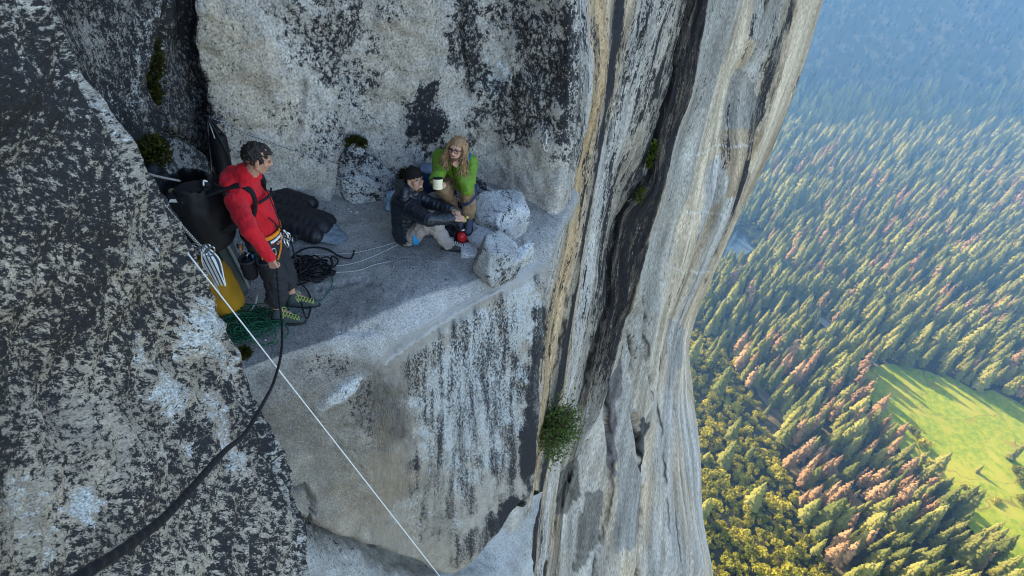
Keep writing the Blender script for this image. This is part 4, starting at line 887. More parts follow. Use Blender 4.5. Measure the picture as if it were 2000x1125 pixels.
body = hp + hR + hL + [cone(hed - UP * .06 - fh * .03, nek - UP * .03, .057, .064), cone(nek, che, .08, .12), cone(che, wai, .13, .12), cone(wai, pel, .12, .13), cone(shR, elR, .045, .038), cone(elR, wrR, .038, .027), cone(shL, elL, .045, .038), cone(elL, wrL, .038, .027), cone(shR, shL, .05),
     cone(hpR, knR, .075, .052), cone(knR, akR, .056, .038), cone(hpL, knL, .075, .052), cone(knL, akL, .056, .038), cone(knR * .6 + akR * .4 - ft * .02, knR * .3 + akR * .7, .052, .036), cone(knL * .6 + akL * .4 - ft * .02, knL * .3 + akL * .7, .052, .036), cone(akR, akR + ft * .1 - UP * .05, .036, .03), cone(akL, akL + ft * .1 - UP * .05, .036, .03)]
ob = blend('body', body, .0052, M_skin_a, pa, 2); face_bits(ob, P, 1.0)
jk = [cone(che + UP * .04 - ft * .0, wai - UP * .02, .135, .135, 1.18, lt), cone(wai, pel + UP * .02, .140, .148, 1.14, lt), cone(shR, shL, .082), cone(che + UP * .12 - lt * .10, che + UP * .12 + lt * .10, .105), cone(shR, elR, .082, .066), cone(elR, wrR - unit(wrR - elR) * .01, .066, .047), cone(shL, elL, .082, .066), cone(elL, wrL - unit(wrL - elL) * .03, .066, .047), cone(che + ft * .04, wai + ft * .04, .12, .12, 1.1, lt),
      cone(nek - UP * .02, nek + UP * .085 + ft * .035, .094, .078), cone(nek - ft * .08 - lt * .07 + UP * .01, nek - ft * .08 + lt * .07 + UP * .03, .062), cone(nek - ft * .09 - UP * .06, nek - ft * .06 + UP * .05, .06, .05), cone(nek + ft * .05 - lt * .06 + UP * .03, nek + ft * .10 + lt * .02 + UP * .05, .036), cone(nek - ft * .115 - lt * .05 + UP * .02, nek - ft * .115 + lt * .05 + UP * .02, .055), cone(nek - lt * .085 - ft * .03, nek - lt * .06 + ft * .06, .045, .035), cone(nek + lt * .085 - ft * .03, nek + lt * .06 + ft * .06, .045, .035)]
oj = blend('jacket', jk, .0075, M_red, pa, 3, (lambda w1, w2: (lambda p: w1(p) + w2(p)))(wrinkle(.014, 8, (1, 1, .7)), wrinkle(.006, 22, (1, 1, .6))))
# zip, pocket trim and chest strap belong to the jacket
zp = [che + ft * .165 + UP * .12 + lt * .0, che + ft * .185, wai + ft * .180, pel + ft * .165 + UP * .04]
tubes('zip', [zp], .0045, M_black, oj, 6); tubes('pocket_trim', [[wai - lt * .10 + ft * .135 + UP * .10, wai - lt * .07 + ft * .165 + UP * .02, wai - lt * .05 + ft * .172 - UP * .08], [wai - lt * .07 + ft * .165 + UP * .0, wai - lt * .02 + ft * .182 - UP * .06, wai - lt * .06 + ft * .17 - UP * .11]], .006, M_black, oj, 6)
pt = [cone(pel + UP * .05, pel - UP * .03, .132, .138, 1.15, lt), cone(hpR, knR, .110, .098), cone(hpL, knL, .110, .098), cone(knR, knR + (akR - knR) * .60, .098, .096), cone(knL, knL + (akL - knL) * .50, .098, .096), cone(hpR - UP * .03, hpL - UP * .03, .10)]
blend('trousers', pt, .008, M_cap, pa, 2, wrinkle(.020, 11))
tA = V3(at_z(600, 630, 0)); hA = V3(at_z(533, 627, 0)); tB = V3(at_z(624, 597, 0)); hB = V3(at_z(562, 597, 0))
shoe(pa, hA, hA + unit(tA - hA) * .30, UP, mat=M_shoe, lace=M_lace); shoe(pa, hB, hB + unit(tB - hB) * .30, UP, mat=M_shoe, lace=M_lace)
hair_c = hed - AXH[0] * .014 + AXH[2] * .028
hairtest = lambda v: (v[2] > .34 or (v[0] < .30 and v[2] > -.62 + .9 * max(0, v[0] + .2)) ) and not (v[0] > .62 and v[2] < .50)
hpz = [ell(hair_c + AXH[0] * -.016 + UP * .012, (.086, .076, .080), AXH)] + tufts(hair_c, AXH, np.array([.097, .074, .088]), hairtest, 430, .036, .0085, lambda v: np.array([.8, v[1] * .3, -.35 if v[2] < .5 else .1]), 5, .16)
blend('hair', hpz, .0044, M_hair_a, pa, 1, wrinkle(.003, 80))
# harness
hs = empty('climbing_harness', pel); tag(hs, 'orange and white climbing harness with gear loops worn by the man in red', 'harness')
wp_ = [pel + UP * .06 + (ft * cos(a) * .155 - lt * sin(a) * .172) for a in np.linspace(-1.5, 4.0, 16)]
flat_strap('waist_belt', wp_, .045, .010, [(p - pel - UP * .06) for p in wp_], M_black, hs, 70)
wo = [pel + UP * .075 + (ft * cos(a) * .163 - lt * sin(a) * .180) for a in np.linspace(-.6, 1.15, 9)]
flat_strap('orange_belt_panel', wo, .034, .010, [(p - pel - UP * .075) for p in wo], M_orange, hs)
wq = [pel + UP * .028 + (ft * cos(a) * .163 - lt * sin(a) * .180) for a in np.linspace(.1, .9, 8)]
flat_strap('white_belt_panel', wq, .022, .010, [(p - pel - UP * .028) for p in wq], M_white, hs)
flat_strap('leg_loop', [pel + ft * .16 - lt * .02 + UP * .03, pel + ft * .155 - lt * .06 - UP * .08, hpR + ft * .125 - lt * .03 - UP * .17], .03, .008, ft, M_orange, hs)
lq = [hpR - UP * .17 + (ft * cos(a) * .118 - lt * sin(a) * .118) for a in np.linspace(-.6, 3.4, 12)]
flat_strap('leg_loop', lq, .035, .009, [(p - hpR + UP * .17) for p in lq], M_orange, hs)
tubes('belay_loop', [[pel + ft * .185 + UP * .05, pel + ft * .21 - UP * .0, pel + ft * .20 - UP * .06, pel + ft * .178 - UP * .02]], .008, M_white, hs)
def carabiner(parent, c, d, n, s=.05, r=.0045, mat=None, name='carabiner'):
    d = unit(d); n = unit(n - d * (n @ d)); t = np.cross(d, n); c = V3(c)
    pts = [c + d * (-s * .5 * cos(a)) * 2 * .9 + t * s * .5 * sin(a) * (1 + .25 * cos(a)) for a in np.linspace(0, 2 * pi, 13)]
    return tubes(name, [pts], r, mat or M_metal, parent, 6, 26)
for k in range(9):
    a = .9 + k * .27; p = pel - UP * (.06 + .02 * (k % 3)) + (ft * cos(a) * .185 - lt * sin(a) * .205); carabiner(hs, p, -UP + .3 * (RNG.random(3) - .5), RNG.normal(size=3), .042, .005, [M_metal, M_metal, M_orange, M_black][k % 4])
for k in range(5):
    a = 1.1 + k * .35; p = pel - UP * .04 + (ft * cos(a) * .19 - lt * sin(a) * .21); flat_strap('quickdraw_sling', [p, p - UP * .08 + lt * .004, p - UP * .15], .014, .006, -lt, [M_white, M_black, M_blue, M_black, M_white][k], hs)
carabiner(hs, pel + ft * .205 - UP * .015 - lt * .01, -UP, lt, .055, .006); carabiner(hs, pel + ft * .20 - UP * .05 - lt * .05, -UP + ft * .3, ft, .05, .006)
for k, (a, s_) in enumerate(((1.35, .062), (2.05, .066))):
    c = pel - UP * .20 + (ft * cos(a) * .20 - lt * sin(a) * .235); o = empty('chalk_bag', c)
    tag(o, ['black fabric chalk bag hanging at the hip nearer the hand of the man in red', 'black fabric pouch hanging behind the hip of the man in red'][k], 'pouch')
    b = blend('pouch', [cone(c + UP * .055, c - UP * .05, s_, s_ * .92)], .008, M_black, o, 2, wrinkle(.006, 16)); lathe('rim', [(s_ * 1.0, 0), (s_ * 1.08, .012), (s_ * 1.0, .024), (s_ * .86, .02), (s_ * .8, -.02), (0, -.03)], c + UP * .10, UP, M_cap, o)

# ---- B: man seated on the ledge in the black puffy jacket
fb = unit([.93, .36, 0]); lb = np.cross(UP, fb)
pelB = V3(at_z(797, 452, .13)); pb = empty('person', pelB - UP * .13); tag(pb, 'smiling man in black puffy jacket and knit cap sitting on the ledge with knees bent', 'person')
cheB = pelB + UP * .33 - fb * .02 + lb * .0; nekB = cheB + UP * .17 + fb * .06; hedB = nekB + UP * .155 + fb * .045 - lb * .01
toC = unit(CAM - hedB)
shRB = cheB - lb * .17 + UP * .09 + fb * .03; shLB = cheB + lb * .17 + UP * .09 + fb * .03
elRB = solve(shRB, 836, 429, .29, True); wrRB = solve(elRB, 884, 427, .26, False); elLB = solve(shLB, 852, 403, .28, False); wrLB = solve(elLB, 882, 408, .26, True)
hpRB = pelB - lb * .09; hpLB = pelB + lb * .09
akRB = V3(at_z(873, 482, .09)); akLB = V3(at_z(896, 425, .08)); knRB = knee(hpRB, akRB, UP * 1.0 - lb * .25, .43, .41); knLB = knee(hpLB, akLB, UP * 1.0 + lb * .15, .43, .41)
hp, P, AXH = head_prims(hedB, unit(toC * .92 + fb * .5 - UP * .1), UP + fb * .1, .98)
hR, _ = hand_prims(wrRB, unit(wrRB - elRB), UP * .9 - lb * .3, -1, (18, 25, 15), 4, (35, 20)); hL, _ = hand_prims(wrLB, unit(unit(wrLB - elLB) * .7 - lb * .5), UP * .8 + lb * .5, 1, (25, 35, 20), 3, (30, 25))
body = hp + hR + hL + [cone(hedB - UP * .06, nekB - UP * .03, .055, .062), cone(nekB, cheB, .08, .12), cone(cheB, pelB, .12, .13), cone(shRB, elRB, .042, .036), cone(elRB, wrRB, .036, .026), cone(shLB, elLB, .042, .036), cone(elLB, wrLB, .036, .026), cone(hpRB, knRB, .07, .05), cone(knRB, akRB, .05, .036), cone(hpLB, knLB, .07, .05), cone(knLB, akLB, .05, .036)]
ob = blend('body', body, .0055, M_skin_b, pb, 2); face_bits(ob, P, .98, True, False)
link('lips', mesh_np('lips', *raw_mesh([cone(P(.083, -.021, -.058), P(.0885, 0, -.072), .0055), cone(P(.0885, 0, -.072), P(.083, .021, -.058), .0055), cone(P(.083, -.020, -.055), P(.083, .020, -.055), .0045)])), M_lip, ob)
link('teeth', mesh_np('teeth', *ell_mesh(P(.0855, 0, -.061), (.005, .016, .0055), AXH)), M_teeth, ob)
blend('beard', [cone(P(.068, -.018, -.097), P(.068, .018, -.097), .016), cone(P(.082, -.012, -.088), P(.085, .016, -.088), .009), cone(P(.0855, -.022, -.051), P(.0855, .022, -.051), .0035)], .0045, M_beard, pb, 1)
segsB = [(cheB + UP * .1, pelB, .15), (shRB, elRB, .07), (elRB, wrRB, .06), (shLB, elLB, .07), (elLB, wrLB, .06)]
jb = [cone(cheB + UP * .04, pelB + UP * .06, .155, .165, 1.12, lb), cone(pelB + UP * .06, pelB - UP * .0 - fb * .01, .165, .16, 1.1, lb), cone(shRB, shLB, .088), cone(shRB, elRB, .086, .072), cone(elRB, wrRB - unit(wrRB - elRB) * .02, .070, .050), cone(shLB, elLB, .086, .072), cone(elLB, wrLB - unit(wrLB - elLB) * .02, .070, .050), cone(nekB - UP * .02, nekB + UP * .045, .092, .086), cone(nekB - fb * .09 - lb * .08 + UP * .02, nekB - fb * .09 + lb * .08 + UP * .02, .062), cone(nekB - fb * .07 + UP * .07 - lb * .06, nekB - fb * .07 + UP * .07 + lb * .06, .055)]
ojb = blend('jacket', jb, .0085, M_puff, pb, 2, (lambda b_, w_: (lambda p: b_(p) + w_(p)))(baffles(segsB, .0075, .05), wrinkle(.012, 10)))
blend('trousers', [cone(pelB + UP * .02, pelB - UP * .02, .135, .13, 1.15, lb), cone(hpRB, knRB, .105, .084), cone(hpLB, knLB, .105, .084), cone(knRB, akRB + UP * .04, .084, .070), cone(knLB, akLB + UP * .04, .084, .070)], .009, M_stone, pb, 2, wrinkle(.022, 12))
tb = V3(at_z(905, 489, .0)); hb = V3(at_z(864, 488, .0)); shoe(pb, hb, hb + unit(tb - hb) * .29, UP, mat=M_boot, lace=M_white, name='boot'); hb2 = akLB - UP * .08 - fb * .05; shoe(pb, hb2, hb2 + unit(fb + lb * .2) * .29, UP, mat=M_boot, name='boot')
cp = np.array([AXH[0], AXH[1], AXH[2]]); cc = P(-.014, 0, .03)
blend('knit_cap', [ell(P(-.018, 0, .055), (.102, .083, .085), AXH), cone(P(-.012, 0, .10), P(-.02, 0, .125), .05, .03)] + [cone(P(-.018 + .100 * cos(a), .083 * sin(a), .040 - .030 * (cos(a) < 0) * -cos(a)), P(-.018 + .100 * cos(a + .4), .083 * sin(a + .4), .040 - .030 * (cos(a + .4) < 0) * -cos(a + .4)), .015) for a in np.arange(0, 6.28, .4)], .006, M_knit, pb, 2)
hsb = empty('climbing_harness', pelB); tag(hsb, 'blue webbing harness loop around the thigh of the man in the black jacket', 'harness')
lq = [hpRB + (knRB - hpRB) * .22 + (UP * cos(a) * .122 - lb * sin(a) * .122) for a in np.linspace(-1.2, 3.2, 12)]
flat_strap('leg_loop', lq, .055, .012, [(p - hpRB - (knRB - hpRB) * .22) for p in lq], plain('bright_blue_webbing', (.015, .22, .50), .6, .3, .15, 80, .2), hsb)

# ---- C: man in the green jacket sitting on a rock against the wall
pelC = V3(at_z(895, 347, .50)); fc = unit([-.08, -1, 0]); lc = np.cross(UP, fc)
pc = empty('person', [pelC[0], pelC[1] - .3, .1]); tag(pc, 'long haired man in green jacket and glasses sitting on a rock holding a mug', 'person')
cheC = pelC + UP * .30 + fc * .14; nekC = pelC + UP * .44 + fc * .24; hedC = solve(nekC, 892, 291, .185, True)
shRC = cheC - lc * .165 + UP * .050 + fc * .06; shLC = cheC + lc * .165 + UP * .050 + fc * .06
knLC = solve(pelC + lc * .09, 913, 366, .43, True); akLC = solve(knLC, 917, 422, .41, False); knRC = solve(pelC - lc * .09, 866, 368, .43, True); akRC = solve(knRC, 884, 401, .41, False)
elRC = solve(shRC, 857, 337, .28, True); wrRC = solve(elRC, 847, 354, .25, True); elLC = knLC + UP * .085 - fc * .04; elLC = shLC + unit(elLC - shLC) * .30; wrLC = solve(elLC, 898, 325, .25, True)
toC = unit(CAM - hedC); hp, P, AXH = head_prims(hedC, unit(toC * .75 + fc * .45 - lc * .32 - UP * .12), UP + fc * .10, .98)
hL, _ = hand_prims(wrLC, unit(P(.05, .0, -.115) - wrLC), unit(-toC * -.6 + lc * .6), 1, (60, 70, 40), 2, (35, 30)); mugc = V3(at_d(np.array(855.), np.array(358.), np.linalg.norm(wrRC - CAM) - .03))
hR, _ = hand_prims(wrRC, unit(unit(mugc - wrRC) * .6 - UP * .3 + lc * .2), unit(-lc + fc * .3), 1, (45, 60, 40), 3, (30, 40))
body = hp + hR + hL + [cone(hedC - UP * .06, nekC - UP * .03, .055, .062), cone(nekC, cheC, .08, .12), cone(cheC, pelC, .12, .13), cone(shRC, elRC, .042, .036), cone(elRC, wrRC, .036, .026), cone(shLC, elLC, .042, .036), cone(elLC, wrLC, .036, .026), cone(pelC - lc * .09, knRC, .07, .05), cone(knRC, akRC, .05, .036), cone(pelC + lc * .09, knLC, .07, .05), cone(knLC, akLC, .05, .036)]
ob = blend('body', body, .0055, M_skin_c, pc, 2); face_bits(ob, P, .98, True, False, M_beard)
tubes('zip', [[nekC + fc * .085 + UP * .0, cheC + fc * .165 - UP * .02, pelC + fc * .19 + UP * .10]], .004, M_black, pc, 5)
blend('beard', [cone(P(.072, -.022, -.090), P(.072, .022, -.090), .019), cone(P(.078, 0, -.10), P(.075, 0, -.125), .018, .008), cone(P(.02, -.056, -.055), P(.06, -.03, -.09), .012), cone(P(.02, .056, -.055), P(.06, .03, -.09), .012), cone(P(.0875, -.022, -.054), P(.0875, .022, -.054), .0048)], .0045, M_beard, pc, 1)
hs_ = []
rr = np.random.default_rng(9)
for k in range(64):
    sgn = 1 if k % 2 else -1; a = rr.uniform(-.5, 1); root = P(.03 - .10 * rr.random(), .018 * sgn + rr.normal() * .012, .112 - .02 * rr.random()); back = rr.random()
    m1 = P(.045 - .12 * back, sgn * (.074 + .012 * rr.random()), .05 - .03 * rr.random()); m2 = P(.035 - .12 * back + .02 * rr.normal(), sgn * (.088 + .018 * rr.random()), -.06 - .03 * rr.random()); m3 = P(.02 - .10 * back + .03 * rr.random(), sgn * (.098 + .03 * rr.random()), -.15 - .05 * rr.random()); e = P(.0 - .06 * back + .05 * rr.random(), sgn * (.10 + .035 * rr.random()), -.215 - .05 * rr.random())
    c_ = crom(np.arange(5), np.array([root, m1, m2, m3, e]), np.linspace(0, 4, 11)); c_ = c_ + .007 * np.sin(np.arange(11)[:, None] * 1.4 + rr.random(3) * 6)
    for q in range(10): hs_.append(cone(c_[q], c_[q + 1], .0125 - .0008 * q, .0125 - .0008 * (q + 1)))
hs_ += [ell(P(-.020, 0, .046), (.098, .081, .082), AXH)]
for k in range(70):
    sgn = 1 if k % 2 else -1; b0 = P(.0 - .06 * rr.random(), sgn * (.078 + .02 * rr.random()), .03 * rr.normal()); b1 = P(.02 + .03 * rr.normal(), sgn * (.10 + .022 * rr.normal()), -.10); b2 = P(.02 + .035 * rr.normal(), sgn * (.112 + .03 * rr.normal()), -.19 - .05 * rr.random()); b3 = b2 + np.array([.02 * rr.normal(), .02 * rr.normal(), -.04])
    for u0, u1 in ((b0, b1), (b1, b2), (b2, b3)): hs_.append(cone(u0, u1, .0048, .0042))
blend('hair', hs_, .0042, M_hair_c, pc, 1, wrinkle(.005, 55, (1, 1, .4)))
gl = [[P(.100 + .002 * cos(a), .033 * q + .024 * cos(a), .003 + .018 * sin(a)) for a in np.linspace(0, 2 * pi, 14)] for q in (-1, 1)] + [[P(.103, -.010, .008), P(.108, 0, .011), P(.103, .010, .008)]] + [[P(.098, .056 * q, .01), P(.05, .076 * q, .012), P(0, .078 * q, .005)] for q in (-1, 1)]
go_ = tubes('glasses', gl, .0032, M_glass, None, 6, 24); tag(go_, 'dark framed eyeglasses on the face of the long haired man', 'glasses')
segsC = [(cheC + UP * .1, pelC, .14), (shRC, elRC, .07), (elRC, wrRC, .06), (shLC, elLC, .07), (elLC, wrLC, .06)]
blend('jacket', [cone(cheC + UP * .02, pelC + UP * .07, .145, .155, 1.12, lc), cone(shRC + lc * .02, nekC - UP * .03, .070, .075), cone(shLC - lc * .02, nekC - UP * .03, .070, .075), cone(shRC, elRC, .078, .070), cone(elRC, wrRC - unit(wrRC - elRC) * .03, .068, .052), cone(shLC, elLC, .078, .070), cone(elLC, wrLC - unit(wrLC - elLC) * .03, .068, .052), cone(nekC - UP * .03, nekC + UP * .03, .085, .078), cone(nekC - fc * .08 - lc * .06, nekC - fc * .08 + lc * .06, .055), cone(pelC + UP * .08 + fc * .02, pelC + UP * .03 + fc * .05, .15, .14)], .0085, M_green, pc, 2, (lambda b_, w_: (lambda p: b_(p) + w_(p)))(baffles(segsC, .0042, .034, .006), wrinkle(.018, 10)))
blend('jacket_lining', [cone(pelC + fc * .16 - UP * .0 - lc * .05, pelC + fc * .13 + UP * .05 + lc * .02, .05, .05)], .01, M_redliner, pc, 2)
blend('trousers', [cone(pelC + UP * .02, pelC - UP * .02, .135, .13, 1.15, lc), cone(pelC - lc * .09, knRC, .10, .080), cone(pelC + lc * .09, knLC, .10, .080), cone(knRC, akRC + (knRC - akRC) * .1, .080, .072), cone(knLC, akLC + (knLC - akLC) * .1, .080, .072)], .009, M_khaki, pc, 2, wrinkle(.020, 12))
M_shoeb = plain('blue_grey_shoe', (.075, .085, .12), .8, .2, .3, 80, .3)
for a_, nm in ((akLC, 1), (akRC, 2)):
    h0 = a_ - UP * .095 - fc * .05; shoe(pc, h0, h0 + unit(fc + lc * (.1 if nm == 1 else -.3) * 1) * .28, UP, mat=M_shoeb)
# blue strap on the left thigh and blue pack strap over the left shoulder
st = [knLC + lc * .085 + UP * .06, knLC + lc * .10 + (akLC - knLC) * .1 + fc * .05, knLC + (akLC - knLC) * .35 + lc * .03 + fc * .095, knLC + (akLC - knLC) * .5 - lc * .05 + fc * .08]
o = flat_strap('sling', st, .025, .007, fc, M_navy, None); tag(o, 'navy webbing sling hanging over the knee of the man in green', 'sling')
o = flat_strap('sling', [shLC + UP * .085 - fc * .02 - lc * .02, shLC + UP * .075 + fc * .07 - lc * .02, shLC + fc * .09 - UP * .07 - lc * .03], .05, .014, fc + UP * .5, M_blue, None); tag(o, 'blue padded shoulder strap over the green jacket', 'strap')
# enamel mug in the right hand of C
mu = empty('mug', mugc); tag(mu, 'cream enamel mug held by the man in green', 'mug')
M_mug = plain('cream_enamel', (.78, .74, .52), .3, .5, .04, 20, 0); ma = unit(UP * .95 - fc * .30 - lc * .10)
lathe('cup', [(.046, 0), (.049, .004), (.049, .098), (.051, .102), (.049, .106), (.045, .10), (.045, .012), (0, .010)], mugc - ma * .055, ma, M_mug, mu, 36)
lathe('rim', [(.0505, 0), (.0525, .003), (.0505, .006)], mugc + ma * .047, ma, M_black, mu, 36)
hd = unit(-lc * 1 + fc * .2); tubes('handle', [[mugc + hd * .047 + ma * .03, mugc + hd * .075 + ma * .028, mugc + hd * .08 - ma * .005, mugc + hd * .047 - ma * .03]], .006, M_black, mu)
u_ = np.cross(ma, fc); 
tubes('print', [[mugc + unit(fc * cos(a) + u_ * sin(a)) * .0496 + ma * z for a in np.linspace(a0, a1, 6)] for z, a0, a1 in ((.030, -.3, .25), (.018, -.1, .4), (.0, -.35, .1), (-.012, -.2, .3))], .002, M_black, mu, 4)
# ------------------------------------------------------------------ stones on the ledge
def zpt(px, py, z=0.0): return V3(at_z(np.array(float(px)), np.array(float(py)), z))
def rpt(px, py, r): return V3(at_r(np.array(float(px)), np.array(float(py)), r))
def dpt(px, py, d): return V3(at_d(np.array(float(px)), np.array(float(py)), d))
hull_rock('boulder', [rpt(692, 278, 6.15), rpt(676, 290, 6.2), rpt(712, 292, 6.15), zpt(646, 346, .22), zpt(655, 386, .0), zpt(762, 338, .28), zpt(800, 366, .05), zpt(780, 384, -.02), rpt(690, 280, 6.5), rpt(780, 350, 6.5), rpt(640, 350, 6.4), zpt(700, 395, 0)], 21, 'tall lichen spotted block leaning on the back wall behind the sleeping bag', BLUEG * 1.05, .50, .42)
hull_rock('boulder', [zpt(666, 347, .34), zpt(706, 338, .36), zpt(742, 358, .28), zpt(756, 393, -.02), zpt(690, 404, -.02), zpt(664, 374, .13), zpt(700, 350, .1), zpt(745, 375, 0), zpt(676, 394, .02)], 22, 'pale split block resting in front of the taller spotted block', BLUEG * 1.2, .42, .5)
boulder('boulder', pelC + V3([.02, .16, -.34]), (.62, .5, .46), .3, 23, 'dark seat boulder under the man in green', BLUEG * .8, .55, .3)
boulder('boulder', zpt(975, 424, .20), (.60, .56, .46), .5, 24, 'pale rounded boulder right of the seated man against the wall', BLUEG * 1.0, .30, .36, (.1, .1), planes=10)
boulder('boulder', zpt(938, 392, .16), (.36, .36, .42), .1, 30, 'speckled stone squeezed between the pale boulder and the legs of the man in green', BLUEG * 1.1, .42, .45)
boulder('boulder', zpt(936, 462, .08), (.38, .30, .2), -.4, 25, 'flat topped grey stone beside the red stove canister', BLUEG * 1.3, .18, .3, (.25, -.1), planes=7)
boulder('boulder', zpt(972, 506, .16), (.52, .44, .50), .9, 26, 'large grey boulder at the edge of the ledge in front of the others', GREY * 1.2, .33, .2, (.15, .3), planes=10)
boulder('boulder', zpt(1012, 505, .10), (.14, .46, .30), -.62, 27, 'narrow splinter of rock against the outer side of the large edge boulder', BLUEG * 1.2, .3, .35, (0, .3), planes=8)
boulder('flat_stone', zpt(916, 492, .02), (.21, .20, .10), .2, 28, 'small pale round stone touching the boot of the man in black', BLUEG * 1.45, .12, .35, (.2, .1), sub=4, planes=8, cat='stone')
boulder('flat_stone', zpt(892, 476, .03), (.30, .24, .07), .5, 29, 'thin dark slab under the red stove canister', GREY, .25, .15, sub=4, planes=8, cat='stone')
hull_rock('boulder', [rpt(296, 335, 5.4), rpt(312, 288, 5.6), rpt(340, 270, 5.75), rpt(370, 279, 5.85), rpt(400, 308, 5.9), rpt(414, 352, 5.8), rpt(320, 390, 5.3), rpt(400, 400, 5.5), rpt(330, 300, 6.2), rpt(390, 320, 6.2)], 33, 'rounded dark block in the corner behind the haul bags', GREY * .62, .50, .28, rough=.03, sm=14)
boulder('boulder', zpt(616, 372, .06), (.50, .34, .24), .1, 34, 'low pale boulder at the foot of the wall behind the sleeping bag', GRAN, .28, .3, planes=9)

# ------------------------------------------------------------------ bags and camp gear
M_haul = plain('black_vinyl', (.0085, .009, .011), .6, .3, .3, 25, .3); M_haulg = plain('grey_green_vinyl', (.060, .075, .075), .55, .45, .25, 25, .3); M_strapg = plain('grey_webbing', (.22, .23, .24), .8, .2, .2, 90, .2)
M_yel = plain('mustard_nylon', (.43, .225, .018), .42, .45, .28, 30, .4); M_quilt = plain('black_quilt', (.012, .012, .016), .5, .4, .3, 40, .3); M_linb = plain('pale_blue_lining', (.125, .155, .19), .6, .3, .25, 60, .4); M_nut = plain('beige_bundle', (.30, .25, .13), .8, .2, .4, 40, .4)
def bag(name, base, axis, prof, mat, parent, n=72, amp=.012, sc=7, flat=1.0, fd=None):
    prof = np.array(prof, float); k = len(prof); s = np.linspace(0, k - 1, 70); pr = pchip(np.arange(k), prof, s); u, w, d = frame_of(axis)
    if fd is not None: u = unit(np.asarray(fd) - d * (np.asarray(fd) @ d)); w = np.cross(d, u)
    V = []
    for r, h in pr:
        for j in range(n): t = 2 * pi * j / n; V.append(V3(base) + d * h + u * cos(t) * r * flat + w * sin(t) * r)
    m = len(pr); Fc = [(i * n + j, i * n + (j + 1) % n, (i + 1) * n + (j + 1) % n, (i + 1) * n + j) for i in range(m - 1) for j in range(n)]
    Fc.append(tuple(range(n))[::-1]); Fc.append(tuple((m - 1) * n + j for j in range(n)))
    me = mesh_np(name, V, Fc); displace(me, wrinkle(amp, sc, (1, 1, .55))); return link(name, me, mat, parent)
# the haul bag the man in red carries
pkax = unit(UP * 1.0 - ft * .16); pkb = che - ft * .325 - lt * .05 - UP * .37
pk = empty('backpack', pkb); tag(pk, 'big open black haul bag worn on the back of the man in red', 'backpack')
bag('bag_body', pkb, pkax, [(.02, 0), (.17, .0), (.20, .03), (.215, .2), (.225, .42), (.235, .54), (.23, .58), (.215, .58), (.205, .54), (.19, .47), (.10, .45), (.01, .45)], M_haul, pk, amp=.014, sc=6, flat=1.02, fd=lt)
pm = bpy.data.objects[pk.children[0].name].data if False else pk.children[0].data
_n = len(pm.vertices); _a = np.empty(_n * 3); pm.vertices.foreach_get('co', _a); _a = _a.reshape(-1, 3); _r = _a - pkb; _h = _r @ pkax; _x = _r @ ft; _y = _r @ lt
_t = np.arctan2(_y, _x); _w = sst(.34, .58, _h); _q = fbm(np.stack([np.cos(_t) * 1.6, np.sin(_t) * 1.6, 0 * _t + 3], -1), 3, .6)
_a = _a + _w[:, None] * (pkax * (.11 * _q - .02)[:, None] - (_r - _h[:, None] * pkax) * (.16 + .35 * _q)[:, None]); _sq = fbm(np.stack([_t * 1.5, _h * 5, 0 * _t], -1), 3) * .03; _a = _a + unit(np.array([1, 0, 0])) * 0 + (_r - _h[:, None] * pkax) * (_sq * 2.0 * (_h > .03))[:, None]
pm.vertices.foreach_set('co', _a.astype(np.float32).ravel()); pm.update()
flat_strap('top_flap', [pkb + pkax * .56 + ft * .17 - lt * .02, pkb + pkax * .585 + ft * .06 - lt * .10, pkb + pkax * .54 - ft * .0 - lt * .205, pkb + pkax * .42 - ft * .02 - lt * .232], .13, .008, [pkax, pkax - lt * .4, pkax * .4 - lt, -lt], M_haul, pk)
for k, (a, b, s_) in enumerate(((.03, -.02, .05), (-.06, .04, .045), (.10, .05, .04), (.0, .09, .04), (-.02, -.09, .04))): link('packed_item', mesh_np('packed_item', *ell_mesh(pkb + pkax * .50 + lt * a + ft * b, (s_, s_ * .7, s_ * .6), I3)), [M_nut, M_haulg, M_cap, M_haul, M_nut][k], pk)
for sg in (-1, 1):
    sh = shR if sg < 0 else shL; inn = lt * .065 * -sg
    pts = [pkb + pkax * .52 + ft * .16 + lt * .09 * sg, sh + inn + UP * .080 - ft * .075, sh + inn + UP * .098 + ft * .02, sh + inn + UP * .055 + ft * .105, sh + inn * .6 - UP * .06 + ft * .125, sh + inn * -.1 - UP * .17 + ft * .07, sh - inn * .1 - UP * .22 - ft * .05, pkb + pkax * .20 + ft * .20 + lt * .14 * sg]
    ns = [UP, UP - ft * .3, UP + ft * .2, UP * .6 + ft, ft, ft + lt * sg * .6, lt * sg, lt * sg]
    flat_strap('shoulder_strap', pts, .055, .018, ns, M_black, pk, 60)
flat_strap('sternum_strap', [shR - lt * -.05 - UP * .045 + ft * .150, che + ft * .195 + UP * .07 - lt * .03, che + ft * .19 + UP * .07 + lt * .06], .022, .012, ft, M_black, pk)
flat_strap('side_strap', [pkb + pkax * .58 - lt * .22 + ft * .03, pkb + pkax * .3 - lt * .225 + ft * .02, pkb + pkax * .02 - lt * .18], .03, .008, -lt, M_haul, pk)
tp = pkb + pkax * .545 - lt * .222; link('logo_patch', mesh_np('logo_patch', [tp + ft * .05, tp - ft * .05 , tp - ft * .025 + pkax * .03, tp + ft * .025 + pkax * .03], [(0, 1, 2, 3)]), M_white, pk, False)
link('label_mark', mesh_np('label_mark', *ell_mesh(pkb + pkax * .46 - lt * .222 - ft * .10, (.012, .003, .008), np.array([ft, lt, UP]))), M_white, pk)
